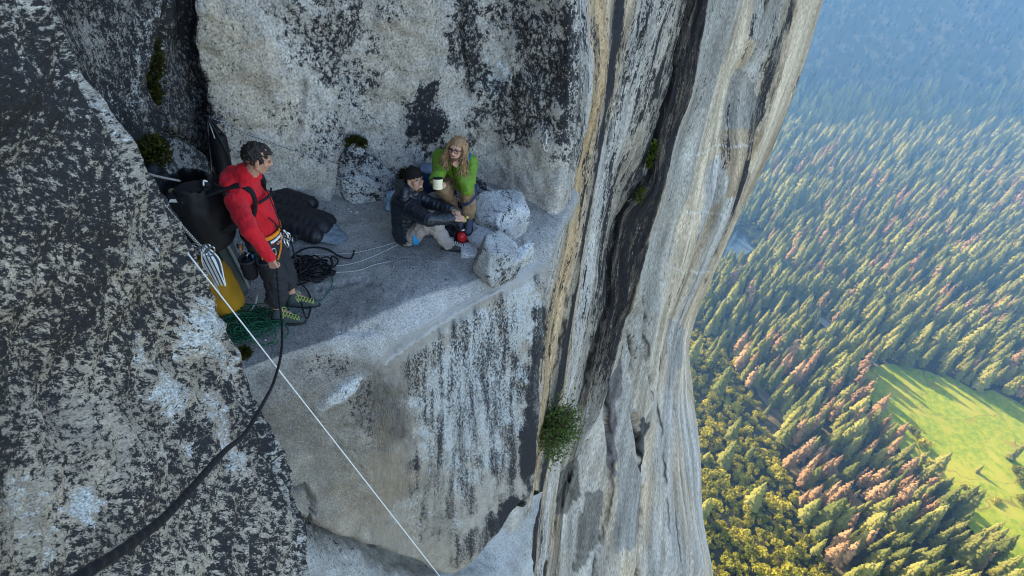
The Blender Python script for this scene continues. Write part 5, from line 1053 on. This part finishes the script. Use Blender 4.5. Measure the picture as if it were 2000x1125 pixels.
tubes('zip_pull', [[pkb + pkax * .60 + ft * .18 - lt * .08, pkb + pkax * .63 + ft * .19 - lt * .06, pkb + pkax * .61 + ft * .20 - lt * .04]], .006, M_white, pk)
# tall haul bag standing in the corner
hb0 = zpt(452, 566, 0.0); hbt = rpt(340, 372, 4.95); hax = unit(hbt - hb0); hl = np.linalg.norm(hbt - hb0)
hbg = empty('haul_bag', hb0); tag(hbg, 'tall grey green and black haul bag leaning in the corner behind the yellow sack', 'bag')
bag('bag_body', hb0, hax, [(.02, 0), (.16, 0), (.20, .05), (.215, hl * .45), (.205, hl * .78)], M_haulg, hbg, amp=.016, sc=5)
bag('bag_top', hb0 + hax * hl * .76, hax, [(.214, 0), (.212, .04), (.19, hl * .14), (.15, hl * .21), (.06, hl * .25), (.01, hl * .25)], M_haul, hbg, amp=.018, sc=7)
cd = unit(CAM - hb0 - hax * .6); cs = unit(np.cross(cd, hax)); cd = np.cross(hax, cs)
for a, w_, m_ in ((.55, .028, M_strapg), (-.2, .035, M_haul), (1.0, .03, M_haul), (-.75, .03, M_strapg)):
    dr = cd * cos(a) + cs * sin(a); flat_strap('strap', [hb0 + hax * (hl * t_) + dr * (r_ + .012) for t_, r_ in ((.04, .20), (.3, .217), (.6, .216), (.8, .212), (.92, .17))], w_, .008, dr, m_, hbg)
# soft black bag far left
sb = rpt(306, 374, 4.75); sbg = empty('duffel_bag', sb); tag(sbg, 'slumped black bag at the far left beside the near rock edge', 'bag')
blend('bag_body', [cone(sb - UP * .22, sb + UP * .05, .15, .13), ell(sb + UP * .12, (.14, .13, .07)), cone(sb + UP * .1 - lt * .08, sb + UP * .17 + lt * .04, .06)], .012, M_haul, sbg, 3, wrinkle(.018, 7)); flat_strap('carry_strap', [sb + lt * -.17 + UP * .05, sb - lt * .19 - UP * .1, sb - lt * .17 - UP * .28], .03, .008, -lt, M_strapg, sbg)
# yellow stuff sack
ys = zpt(447, 600, .0); yax = unit(UP - ft * .10 - lt * .05); yg = empty('stuff_sack', ys); tag(yg, 'mustard yellow stuff sack standing beside the near rock', 'sack')
bag('sack_body', ys, yax, [(.02, 0), (.125, .005), (.155, .05), (.158, .25), (.150, .45), (.128, .54), (.108, .57), (.110, .60), (.085, .645), (.02, .66)], M_yel, yg, amp=.016, sc=9); tubes('drawstring', [[ys + yax * .575 + (ft * cos(a) + lt * sin(a)) * .114 for a in np.linspace(0, 6.28, 14)]], .006, M_yel, yg)
# sleeping bag
s0, s1 = zpt(512, 404, .17), zpt(628, 442, .12); t0, t1 = zpt(500, 372, .20), zpt(600, 400, .15); sl = empty('sleeping_bag', s1 - UP * .14); tag(sl, 'black quilted sleeping bag lying on the ledge behind the man in red', 'sleeping bag')
SN = unit(np.cross(UP, s1 - s0))
blend('shell', [*[cone(s0 + SN * k - UP * .03, s1 + SN * k * 1.05 - UP * .03, .105, .09) for k in (-.13, -.045, .045, .13)], cone(s0 - UP * .02, s1 - UP * .02, .12, .10), cone(s0 + SN * .05 - UP * .08, s1 - UP * .07, .11, .09), *[cone(t0 + SN * k, t1 + SN * k - UP * .02, .095, .085) for k in (-.06, .06)]], .012, M_quilt, sl, 3, (lambda b_, w_: (lambda p: b_(p) + w_(p)))(baffles([(s0, s1, .16), (t0, t1, .13)], .006, .075, .005), wrinkle(.010, 7, (.6, 1, 1))))
sd_ = unit(s1 - s0); sn = unit(np.cross(UP, sd_)); e0 = s1 + sd_ * .10 - UP * .055
blend('lining', [cone(e0 - sd_ * .05 + UP * .01, e0 + sd_ * .12 - UP * .045, .052, .028, 3.6, sn), cone(e0 + sd_ * .04 + sn * .05 - UP * .02, e0 + sd_ * .17 - UP * .05, .035, .02, 2.5, sn)], .008, M_linb, sl, 2, wrinkle(.014, 18))
# portaledge tube hanging in the corner
q0, q1 = rpt(424, 262, 6.1), rpt(441, 350, 6.0); tg = empty('gear_tube', q0); tag(tg, 'long black gear tube hanging in the corner crack behind the man in red', 'gear bag')
bag('tube_body', q1, unit(q0 - q1), [(.02, 0), (.075, .0), (.085, .03), (.085, np.linalg.norm(q0 - q1) * .9), (.06, np.linalg.norm(q0 - q1)), (.01, np.linalg.norm(q0 - q1))], M_haul, tg, 32, .006, 10)
an = rpt(404, 226, 6.05)
tubes('hanging_sling', [[an, q0 + V3([.07, 0, 0])], [an, q0 - V3([.05, 0, .02])], [an, (an + q1) / 2 + V3([.10, -.02, 0]), q1 + V3([.11, -.03, .1])]], .010, M_haul, tg); tubes('cord', [[an, q0 + V3([.02, -.08, -.1])]], .005, M_white, tg)
# anchor cords along the back wall
M_cord = rope_mat('grey_fleck_rope', (.40, .40, .40), (.06, .07, .09), .03); M_white_rope = rope_mat('white_rope', (.74, .74, .72), (.62, .63, .64), .06, .85); M_blackrope = rope_mat('black_rope', (.010, .010, .012), (.022, .022, .026), .05, .7); M_greenrope = rope_mat('green_rope', (.012, .075, .040), (.035, .16, .09), .04, .6); M_fleck = rope_mat('white_fleck_rope', (.46, .47, .48), (.05, .07, .12), .030, .78)
def wallpt(px, py, off=.05):
    d = rays(np.array(float(px)), np.array(float(py))); h = WALL.ray_cast(Vector(CAM), Vector(d)); p = V3(h[1]) if h[0] else rpt(px, py, 6.2); return p - d * off
o = tubes('anchor_cord', [[wallpt(404, 226, .10), wallpt(445, 244, .14), wallpt(490, 265, .10), wallpt(560, 290, .07), wallpt(640, 313, .08), zpt(705, 338, .62), wallpt(770, 350, .08), wallpt(850, 362, .08)]], .006, M_cord, None, 6); tag(o, 'thin grey cord running along the back wall to the corner anchor', 'rope')
o = tubes('anchor_cord', [[wallpt(935, 306, .1), wallpt(975, 292, .06), wallpt(1020, 272, .05), wallpt(1064, 250, .05)]], .006, M_cord, None, 6); tag(o, 'thin grey cord rising to the bolt at the right end of the back wall', 'rope')
o = tubes('hanging_cord', [[an, wallpt(409, 280, .25), wallpt(414, 335, .4)], ], .006, M_fleck, None, 6); tag(o, 'fleck cord hanging straight down from the corner anchor', 'rope')
bk = wallpt(1067, 254, .03); bo = empty('wall_anchor', bk); tag(bo, 'metal bolt and carabiners clipped on the dark streaked wall', 'anchor')
lathe('bolt', [(.03, 0), (.03, .006), (.012, .01), (.012, .03), (0, .032)], bk, unit(CAM - bk), M_metal, bo)
for k, (dx, dz) in enumerate(((.0, -.05), (.03, -.12), (-.03, -.13), (.02, -.19))): carabiner(bo, bk + V3([dx, -.03, dz]), V3([.2 * (k - 1), 0, -1]), V3([.5, -1, 0]), .055, .007)
tubes('sling', [[bk, bk + V3([.02, -.03, -.1]), bk + V3([.0, -.03, -.22])]], .006, M_white, bo)

# ------------------------------------------------------------------ ropes
hand0 = gripR
rp = [hand0 + UP * .04 - ft * .03, hand0 - UP * .02, dpt(546, 590, 5.05), dpt(551, 640, 4.95), dpt(549, 690, 4.6), dpt(536, 742, 4.0), dpt(518, 780, 3.4), dpt(482, 842, 2.6), dpt(440, 880, 2.15), dpt(398, 926, 1.8), dpt(330, 1002, 1.42), dpt(250, 1066, 1.15), dpt(160, 1124, .97), dpt(60, 1190, .86)]
o = tubes('rope', [rp], .0088, M_blackrope, None, 10, 160); tag(o, 'long black rope from the hand of the man in red to the bottom left corner', 'rope')
E0, E1 = rpt(366, 494, 3.05), rpt(885, 1159, 2.75)
o = tubes('fixed_rope', [[E0, E0 + (E1 - E0) * .25, E0 + (E1 - E0) * .5, E0 + (E1 - E0) * .75, E1]], .0043, M_white_rope, None, 8, 60); tag(o, 'taut white rope running diagonally across the face of the pillar', 'rope')
o = tubes('rope', [[rpt(278, 337, 3.5), rpt(310, 345, 3.9), rpt(350, 353, 4.2)]], .008, M_cord, None, 8); tag(o, 'grey fleck rope stretched above the black bag at the far left', 'rope')
o = tubes('rope', [[rpt(318, 398, 3.25), rpt(350, 436, 3.45), rpt(394, 484, 3.7)]], .010, M_cord, None, 8); tag(o, 'grey fleck rope running down along the near rock to the carabiners', 'rope')
o = tubes('rope', [[rpt(394, 484, 3.7), rpt(415, 545, 3.75), zpt(438, 590, .12), zpt(463, 613, .05), zpt(482, 613, .04), zpt(498, 594, .06), zpt(503, 575, .15)]], .009, M_fleck, None, 8); tag(o, 'white fleck rope drooping in a loop past the yellow sack', 'rope')
cb = rpt(396, 485, 3.68); cg = empty('sling_bundle', cb); tag(cg, 'bundle of white and navy slings hanging from carabiners beside the yellow sack', 'slings')
for k in range(9):
    a = (k - 4) * .009; pts = [cb + lt * a, cb + V3([.02 + a, .01 * k - .03, -.12]), cb + V3([.03 + a * .9, .004 * k, -.25 - .015 * (k % 3)]), cb + V3([.05 + a * .9, -.01, -.29 - .015 * (k % 3)]), cb + V3([.05 + a, -.03, -.2]), cb + V3([.03 + a, -.03, -.06]), cb + lt * a]
    tubes('sling', [pts], .0055, [M_white, M_navy, M_white][k % 3], cg, 6)
for k in range(5): carabiner(cg, cb + V3([.03 * (k - 2), -.02, .02 * (k % 2)]), V3([1, .2, -.3 + .4 * k]), V3([.2, -1, .3]), .05, .0055)
def pile(name, c, rx, ry, n, r, mat, seed, label, hz=.08, ang=0.0):
    q = np.random.default_rng(seed); pts = []; ca, sa = cos(ang), sin(ang)
    for k in range(n):
        cx, cy_ = q.normal(0, .28, 2); a0 = q.uniform(0, 6.28); ex = q.uniform(.35, 1.0); ey = q.uniform(.3, .9); ro = q.uniform(0, 3.1)
        for a in np.linspace(0, 5.2, 7):
            x = ex * cos(a) * .75; y = ey * sin(a) * .75; x, y = x * cos(ro) - y * sin(ro) + cx, x * sin(ro) + y * cos(ro) + cy_; x *= rx; y *= ry
            pts.append(V3(c) + V3([x * ca - y * sa, x * sa + y * ca, r + hz * q.random() * (1 - .4 * k / n) + .01]))
    o = tubes(name, [pts], r, mat, None, 6, n * 7 * 5); return tag(o, label, 'rope')
pile('rope_pile', zpt(596, 533, 0), .30, .24, 17, .0085, M_blackrope, 5, 'loose heap of black rope on the ledge behind the legs of the man in red', .10, .3)
pile('rope_pile', zpt(495, 640, 0), .30, .24, 26, .006, M_greenrope, 6, 'tangled heap of green rope at the feet of the man in red', .07, .2)
o = tubes('rope', [[zpt(560, 512, .06), zpt(585, 490, .02), zpt(612, 483, .015), zpt(640, 487, .015), zpt(662, 500, .015), zpt(683, 505, .012), zpt(690, 497, .012), zpt(692, 489, .012)]], .0085, M_blackrope, None, 8); tag(o, 'tail of black rope curving out of the heap towards the seated men', 'rope')
o = tubes('rope', [[zpt(580, 545, .08), zpt(603, 572, .03), zpt(607, 600, .02), zpt(600, 622, .02), zpt(592, 606, .10), zpt(588, 585, .05)]], .0075, M_blackrope, None, 8); tag(o, 'black rope strand looped round the shoes of the man in red', 'rope')
o = tubes('rope', [[gripL + UP * .02, pel + ft * .22 - UP * .06, pel + ft * .23 - UP * .25 + lt * .02, knL + ft * .14 - UP * .05 + lt * .1, zpt(585, 535, .08)]], .0075, M_blackrope, None, 8); tag(o, 'black rope running from the waist of the man in red to the heap', 'rope')
o = tubes('rope', [[zpt(612, 520, .05), zpt(640, 528, .03), zpt(650, 548, .015), zpt(640, 572, .015), zpt(622, 590, .012), zpt(560, 620, .012), zpt(520, 640, .03)]], .0055, M_greenrope, None, 7); tag(o, 'single strand of green rope curling past the toes of the man in red', 'rope')
for pts, lb_ in (([(590, 505), (612, 498), (650, 496), (690, 494), (735, 484), (790, 468)], 'white fleck rope on the ledge, the one farthest from the camera'), ([(600, 520), (650, 520), (690, 514), (730, 500), (785, 474)], 'white fleck rope on the ledge, the middle one of three'), ([(618, 530), (655, 532), (700, 528), (735, 516), (768, 510)], 'white fleck rope on the ledge, the nearest and shortest')):
    o = tubes('rope', [[zpt(a, b, .012) for a, b in pts]], .0046, M_fleck, None, 7); tag(o, lb_, 'rope')
o = tubes('rope', [[zpt(790, 470, .02), zpt(815, 482, .012), zpt(838, 494, .012), zpt(860, 504, .012), zpt(862, 509, .012), zpt(845, 510, .012), zpt(815, 500, .012), zpt(785, 503, .012), zpt(766, 511, .014), zpt(764, 518, .02), zpt(771, 520, .02), zpt(774, 512, .02), zpt(800, 508, .012), zpt(828, 511, .012), zpt(838, 520, .012), zpt(834, 527, .012), zpt(828, 520, .016), zpt(800, 521, .012), zpt(768, 522, .012)]], .0046, M_cord, None, 7, 150); tag(o, 'dark fleck rope lying in curls in front of the man in black', 'rope')
# cams and draws beside the man in red
M_bluem = plain('blue_anodised', (.05, .22, .50), .3, .5, .1, 30, 0, metal=.7)
for k, (px, py, m_) in enumerate(((556, 462, M_bluem), (569, 470, M_metal), (575, 463, M_metal))):
    c = zpt(px, py, .045); g = empty('climbing_cam', c - UP * .045); tag(g, ['climbing cam with blue lobes on the ledge beside the man in red', 'silver climbing cam on the ledge, the nearer of the silver pair', 'silver climbing cam on the ledge, the farther of the silver pair'][k], 'cam')
    ax_ = unit(V3([.7, .3 - .4 * k, .3]))
    for q in range(4): lathe('lobe', [(.0, 0), (.026, 0), (.034, .002), (.034, .008), (.026, .010), (0, .010)], c + ax_ * (.02 * (q - 1.5)) + V3([0, 0, .010 * (q % 2)]), ax_, m_ if q % 2 else M_metal, g, 12)
    st_ = unit(np.cross(ax_, UP)); tubes('stem', [[c, c + st_ * .06 - UP * .01, c + st_ * .13 - UP * .03]], .006, M_metal, g, 6); flat_strap('sling', [c + st_ * .13 - UP * .03, c + st_ * .18 - UP * .035 + ax_ * .03, c + st_ * .24 - UP * .036], .014, .004, UP, [M_navy, M_black, M_white][k], g)
# stove with pot
sc_ = zpt(902, 472, .05); stv = empty('stove', sc_); tag(stv, 'glossy red gas canister stove standing on the thin slab', 'stove')
M_redc = plain('red_enamel', (.55, .012, .02), .3, .5, .1, 20, 0); M_pot = plain('grey_pot', (.16, .165, .175), .35, .5, .2, 30, .1, metal=.5)
lathe('canister', [(.0, .0), (.048, .002), (.056, .012), (.057, .09), (.050, .115), (.03, .127), (.0, .129)], sc_, UP, M_redc, stv, 36); lathe('label_band', [(.0575, .0), (.0582, .001), (.0582, .028), (.0575, .029)], sc_ + UP * .030, UP, plain('dark_red', (.25, .01, .02), .4, .4, .3, 60, 0), stv, 36); lathe('burner', [(.012, 0), (.012, .03), (.028, .038), (.028, .046), (0, .046)], sc_ + UP * .128, UP, M_metal, stv, 16)
ptp = zpt(901, 452, .09); ptn = empty('cooking_pot', ptp); tag(ptn, 'small grey cooking pot behind the red gas canister', 'pot')
lathe('pot_body', [(0, 0), (.068, .0), (.074, .008), (.075, .085), (.078, .088), (.074, .09), (.071, .085), (.069, .02), (0, .016)], ptp, UP, M_pot, ptn, 36); tubes('handle', [[ptp + UP * .07 + V3([-.075, 0, 0]), ptp + UP * .075 + V3([-.14, .03, 0]), ptp + UP * .065 + V3([-.15, .05, 0])]], .005, M_metal, ptn)
fd_ = zpt(909, 428, .44); fo = blend('sprig', [cone(fd_, fd_ + V3([.02, -.01, .03]), .008), cone(fd_, fd_ + V3([-.02, -.01, .02]), .007), ell(fd_ + V3([.02, -.01, .035]), (.014, .012, .012)), ell(fd_ + V3([0, 0, -.02]), (.012, .01, .02))], .004, plain('yellow_green_food', (.55, .60, .12), .5, .3, .3, 90, 0), None, 1); tag(fo, 'small yellow green scrap of food held over the pot', 'food')
c = zpt(868, 452, .10); g = blend('gear_heap', [cone(c, c + V3([.14, .02, -.02]), .09, .07), ell(c + V3([-.06, .05, .0]), (.11, .09, .08)), ell(c + V3([.09, -.07, -.05]), (.07, .05, .05))], .010, M_haul, None, 2, wrinkle(.03, 14)); tag(g, 'crumpled black clothing on the ledge between the bent legs of the man in black', 'clothing')
c = zpt(838, 350, .22); g = empty('stuff_bag', c - UP * .2); tag(g, 'grey blue rucksack standing behind the cream mug', 'bag')
blend('bag_body', [cone(c - UP * .16, c + UP * .04, .13, .12), ell(c + UP * .10 + V3([.02, 0, 0]), (.12, .1, .06))], .010, M_navy, g, 2, wrinkle(.02, 9)); blend('bag_top', [ell(c + UP * .145, (.115, .10, .05))], .010, plain('pale_blue_nylon', (.20, .25, .33), .5, .4, .2, 40, .3), g, 2, wrinkle(.015, 12))
c = zpt(769, 396, .08); g = blend('plastic_bag', [ell(c, (.11, .09, .12)), cone(c + UP * .08, c + UP * .17 + V3([.05, 0, 0]), .08, .04), ell(c - UP * .05 + V3([.05, -.05, 0]), (.10, .07, .06))], .009, plain('pale_blue_film', (.30, .42, .56), .2, .6, .2, 30, .3), None, 1, wrinkle(.035, 13)); tag(g, 'crumpled pale blue plastic bag behind the back of the man in black', 'plastic bag')
c = zpt(868, 409, .1); g = blend('ground_pad', [cone(c + V3([-.16, -.02, -.04]), c + V3([.22, .0, -.04]), .05, .05), cone(c + V3([-.1, .1, -.05]), c + V3([.18, .12, -.05]), .05)], .010, plain('blue_foam', (.16, .25, .36), .8, .2, .2, 40, .2), None, 2, wrinkle(.01, 9)); tag(g, 'blue grey foam pad under the far leg of the man in black', 'pad')

# ------------------------------------------------------------------ plants on the rock
def plant_mat(name, c0, c1):
    t = NT(name); co = t.objco(); n = t.noise(co, 9, 3, .6); n2 = t.noise(co, 60, 2, .5); c = t.mix(t.math('MULTIPLY_ADD', n, .7, t.math('MULTIPLY', n2, .35)), c0, c1)
    d = t.n.new('ShaderNodeBsdfDiffuse'); tr = t.n.new('ShaderNodeBsdfTranslucent'); mx = t.n.new('ShaderNodeMixShader'); t.set(d.inputs[0], c); t.set(tr.inputs[0], c); mx.inputs[0].default_value = .3
    t.t.links.new(d.outputs[0], mx.inputs[1]); t.t.links.new(tr.outputs[0], mx.inputs[2]); t.t.links.new(mx.outputs[0], t.out.inputs[0]); t.n.remove(t.b); return t.m
M_moss = plant_mat('moss', (.018, .028, .008), (.085, .085, .022)); M_leaf = plant_mat('shrub_leaf', (.035, .065, .020), (.17, .235, .07)); M_tuft = plant_mat('grass_tuft', (.05, .085, .018), (.15, .19, .035)); M_twig = plain('twig', (.10, .075, .055), .9, .2, .3, 60, .2)
def blades(name, c, rad, n, ln, wd, mat, seed, label, cat, up=(0, 0, 1), ax=I3):
    q = np.random.default_rng(seed); V, Fc = [], []
    for k in range(n):
        v = unit(q.normal(size=3)) * q.random() ** .4; p = V3(c) + (v * np.array(rad)) @ ax; d = unit(unit(v) @ ax * .5 + V3(up) * .5 + (V3(CAM) - c) / 14 + q.normal(size=3) * .5); s = unit(np.cross(d, q.normal(size=3))) * wd * q.uniform(.6, 1.2); e = p + d * ln * q.uniform(.5, 1.3); i = len(V)
        V += [p - s, p + s, (p + e) / 2 + s * .8, e, (p + e) / 2 - s * .8]; Fc.append((i, i + 1, i + 2, i + 3, i + 4))
    o = link(name, mesh_np(name, np.array(V), Fc), mat, None, False); return tag(o, label, cat)
def onto(px, py, off=.02): return wallpt(px, py, off)
blades('moss_clump', onto(302, 110, .05), (.07, .07, .25), 420, .05, .010, M_moss, 1, 'upper strip of moss in the crack of the dark corner wall', 'moss')
blades('moss_clump', onto(300, 175, .05), (.06, .06, .16), 320, .05, .010, M_moss, 2, 'lower strip of moss in the crack of the dark corner wall', 'moss')
blades('moss_clump', rpt(300, 298, 4.9), (.12, .10, .12), 520, .06, .012, M_moss, 3, 'moss tuft above the black bags in the corner', 'moss')
blades('moss_clump', zpt(697, 279, .70), (.12, .08, .06), 480, .05, .010, M_moss, 4, 'green moss cushion on top of the spotted block', 'moss')
blades('moss_clump', zpt(634, 330, .34), (.06, .06, .16), 420, .07, .009, M_moss, 5, 'grassy moss hanging left of the spotted block', 'moss')
blades('moss_clump', zpt(806, 344, .25), (.16, .07, .09), 520, .05, .011, M_moss, 6, 'dark moss cushion left of the man in green', 'moss')
blades('moss_clump', zpt(476, 690, .03), (.06, .07, .04), 320, .04, .009, M_moss, 7, 'small mossy patch at the near end of the ledge', 'moss')
for k, (px, py, s_, lb_) in enumerate(((1276, 292, .28, 'topmost green tuft growing from the dark damp corner'), (1268, 318, .18, 'middle green tuft growing from the dark damp corner'), (1250, 382, .30, 'lowest green tuft growing from the dark damp corner'))):
    p = onto(px, py, .25); blades('grass_tuft', p, (s_ * .35, s_ * .35, s_), 120, .12, .028, M_tuft, 20 + k, lb_, 'grass tuft')
def shrub(c, R, n, nb, seed, label, ls=.03):
    q = np.random.default_rng(seed); rt = V3(c) + V3([-R * .5, R * .5, -R * .55]); o = empty('shrub', rt); tag(o, label, 'shrub'); br = []; tips = []
    for k in range(nb):
        v = unit(q.normal(size=3) + V3([.25, -.2, .35])); e = V3(c) + v * R * np.array([.62, .6, 1.55]) * q.uniform(.3, 1.15); m = (rt + e) / 2 + q.normal(size=3) * R * .12; br.append([rt, m, e]); tips += [(m, e)] * 1
    tubes('branches', br, .009 * R / .6, M_twig, o, 5, 10); V, Fc = [], []
    for k in range(n):
        a, b = tips[q.integers(len(tips))]; t_ = q.uniform(.1, 1.1); p = a + (b - a) * t_ + q.normal(size=3) * R * .13; d = unit(q.normal(size=3) + V3([0, 0, .3])); s = unit(np.cross(d, q.normal(size=3))); L = ls * q.uniform(.6, 1.4); i = len(V)
        V += [p, p + d * L * .5 + s * L * .32, p + d * L, p + d * L * .5 - s * L * .32]; Fc.append((i, i + 1, i + 2, i + 3))
    link('foliage', mesh_np('foliage', np.array(V), Fc), M_leaf, o, False)
    return o
shrub(rpt(1088, 842, 7.6), .72, 5200, 120, 3, 'leafy green shrub growing from the crack right of the pillar', .055)
shrub(rpt(1050, 966, 7.0), .13, 420, 16, 4, 'small yellowish plant below the big shrub on the wall', .04)

# loose grit and small stones gathered in the corners of the ledge
bmp = bmesh.new(); bmesh.ops.create_icosphere(bmp, subdivisions=2, radius=1); pv = np.array([v.co[:] for v in bmp.verts]); pf = np.array([[v.index for v in f.verts] for f in bmp.faces]); bmp.free()
PEB = []
for k in range(5):
    q = pv * np.array([1, .75, .5]) * (1 + .35 * fbm(pv * 1.3 + 9 * k, 3))[:, None]; me = mesh_np('pebble', q, pf); attr_v(me, 'tc', q * .03 + k); attr_c(me, 'tint', np.broadcast_to(BLUEG * (.7 + .2 * k), q.shape)); attr_f(me, 'dark', np.full(len(q), .3)); attr_f(me, 'pale', np.full(len(q), .3)); me.materials.append(M_boulder); PEB.append(me)
qq = np.random.default_rng(12)
for (a, b, sx_, sy_, n_) in ((790, 395, 40, 14, 12), (660, 408, 30, 8, 8), (1045, 440, 24, 30, 12), (925, 515, 18, 10, 9), (880, 470, 26, 12, 8), (700, 425, 60, 18, 7), (1010, 460, 16, 10, 6), (480, 670, 14, 16, 6)):
    for k in range(n_):
        p = zpt(a + qq.normal() * sx_, b + qq.normal() * sy_ * .7, 0); s_ = .008 + .022 * qq.random() ** 2.5
        h = LEDGE.ray_cast(Vector((p[0], p[1], 1.0)), Vector((0, 0, -1)))
        if not h[0]: continue
        o = bpy.data.objects.new('pebble', PEB[qq.integers(5)]); COL.objects.link(o); o.location = (p[0], p[1], h[1][2] + s_ * .3); o.scale = (s_,) * 3; o.rotation_euler = (0, 0, qq.random() * 6.28); tag(o, 'small loose pebble lying on the ledge', 'pebble', 'loose pebbles on the ledge')
# ------------------------------------------------------------------ light, sky, camera
SUN_EL, SUN_AZ = 28.0, -42.0
sd = Vector((sin(radians(SUN_AZ)) * cos(radians(SUN_EL)), cos(radians(SUN_AZ)) * cos(radians(SUN_EL)), sin(radians(SUN_EL))))
L = bpy.data.lights.new('sun', 'SUN'); L.energy = 17.0; L.angle = radians(.5); L.color = (1.0, .90, .74)
lo = bpy.data.objects.new('sun', L); COL.objects.link(lo); lo.rotation_euler = sd.to_track_quat('Z', 'Y').to_euler()
w = bpy.data.worlds.new('World'); scene.world = w; w.use_nodes = True
nt = w.node_tree; bg = nt.nodes['Background']; sky = nt.nodes.new('ShaderNodeTexSky'); sky.sky_type = 'NISHITA'; sky.sun_disc = False
sky.sun_elevation = radians(SUN_EL); sky.sun_rotation = radians(SUN_AZ); sky.air_density = 1.0; sky.dust_density = 1.0
nt.links.new(sky.outputs[0], bg.inputs['Color']); bg.inputs['Strength'].default_value = 0.6

cam = bpy.data.cameras.new('camera'); co = bpy.data.objects.new('camera', cam); COL.objects.link(co)
cam.sensor_width = 36; cam.lens = 36 * FOC / 2000; cam.clip_start = .05; cam.clip_end = 20000
r, u, b = ROT @ np.array([1, 0, 0]), ROT @ np.array([0, -1, 0]), ROT @ np.array([0, 0, -1])
co.matrix_world = Matrix(((r[0], u[0], b[0], CAM[0]), (r[1], u[1], b[1], CAM[1]), (r[2], u[2], b[2], CAM[2]), (0, 0, 0, 1)))
scene.camera = co
cam.dof.use_dof = True; cam.dof.focus_distance = 6.2; cam.dof.aperture_fstop = 6.0
scene.view_settings.view_transform = 'Standard'; scene.view_settings.look = 'None'; scene.view_settings.exposure = 0
scene.render.engine = 'CYCLES'; cy = scene.cycles
cy.use_denoising = True; cy.filter_width = 1.1
try: cy.denoiser = 'OPENIMAGEDENOISE'
except Exception: pass
cy.max_bounces = 6; cy.diffuse_bounces = 4; cy.volume_bounces = 0; cy.use_adaptive_sampling = False
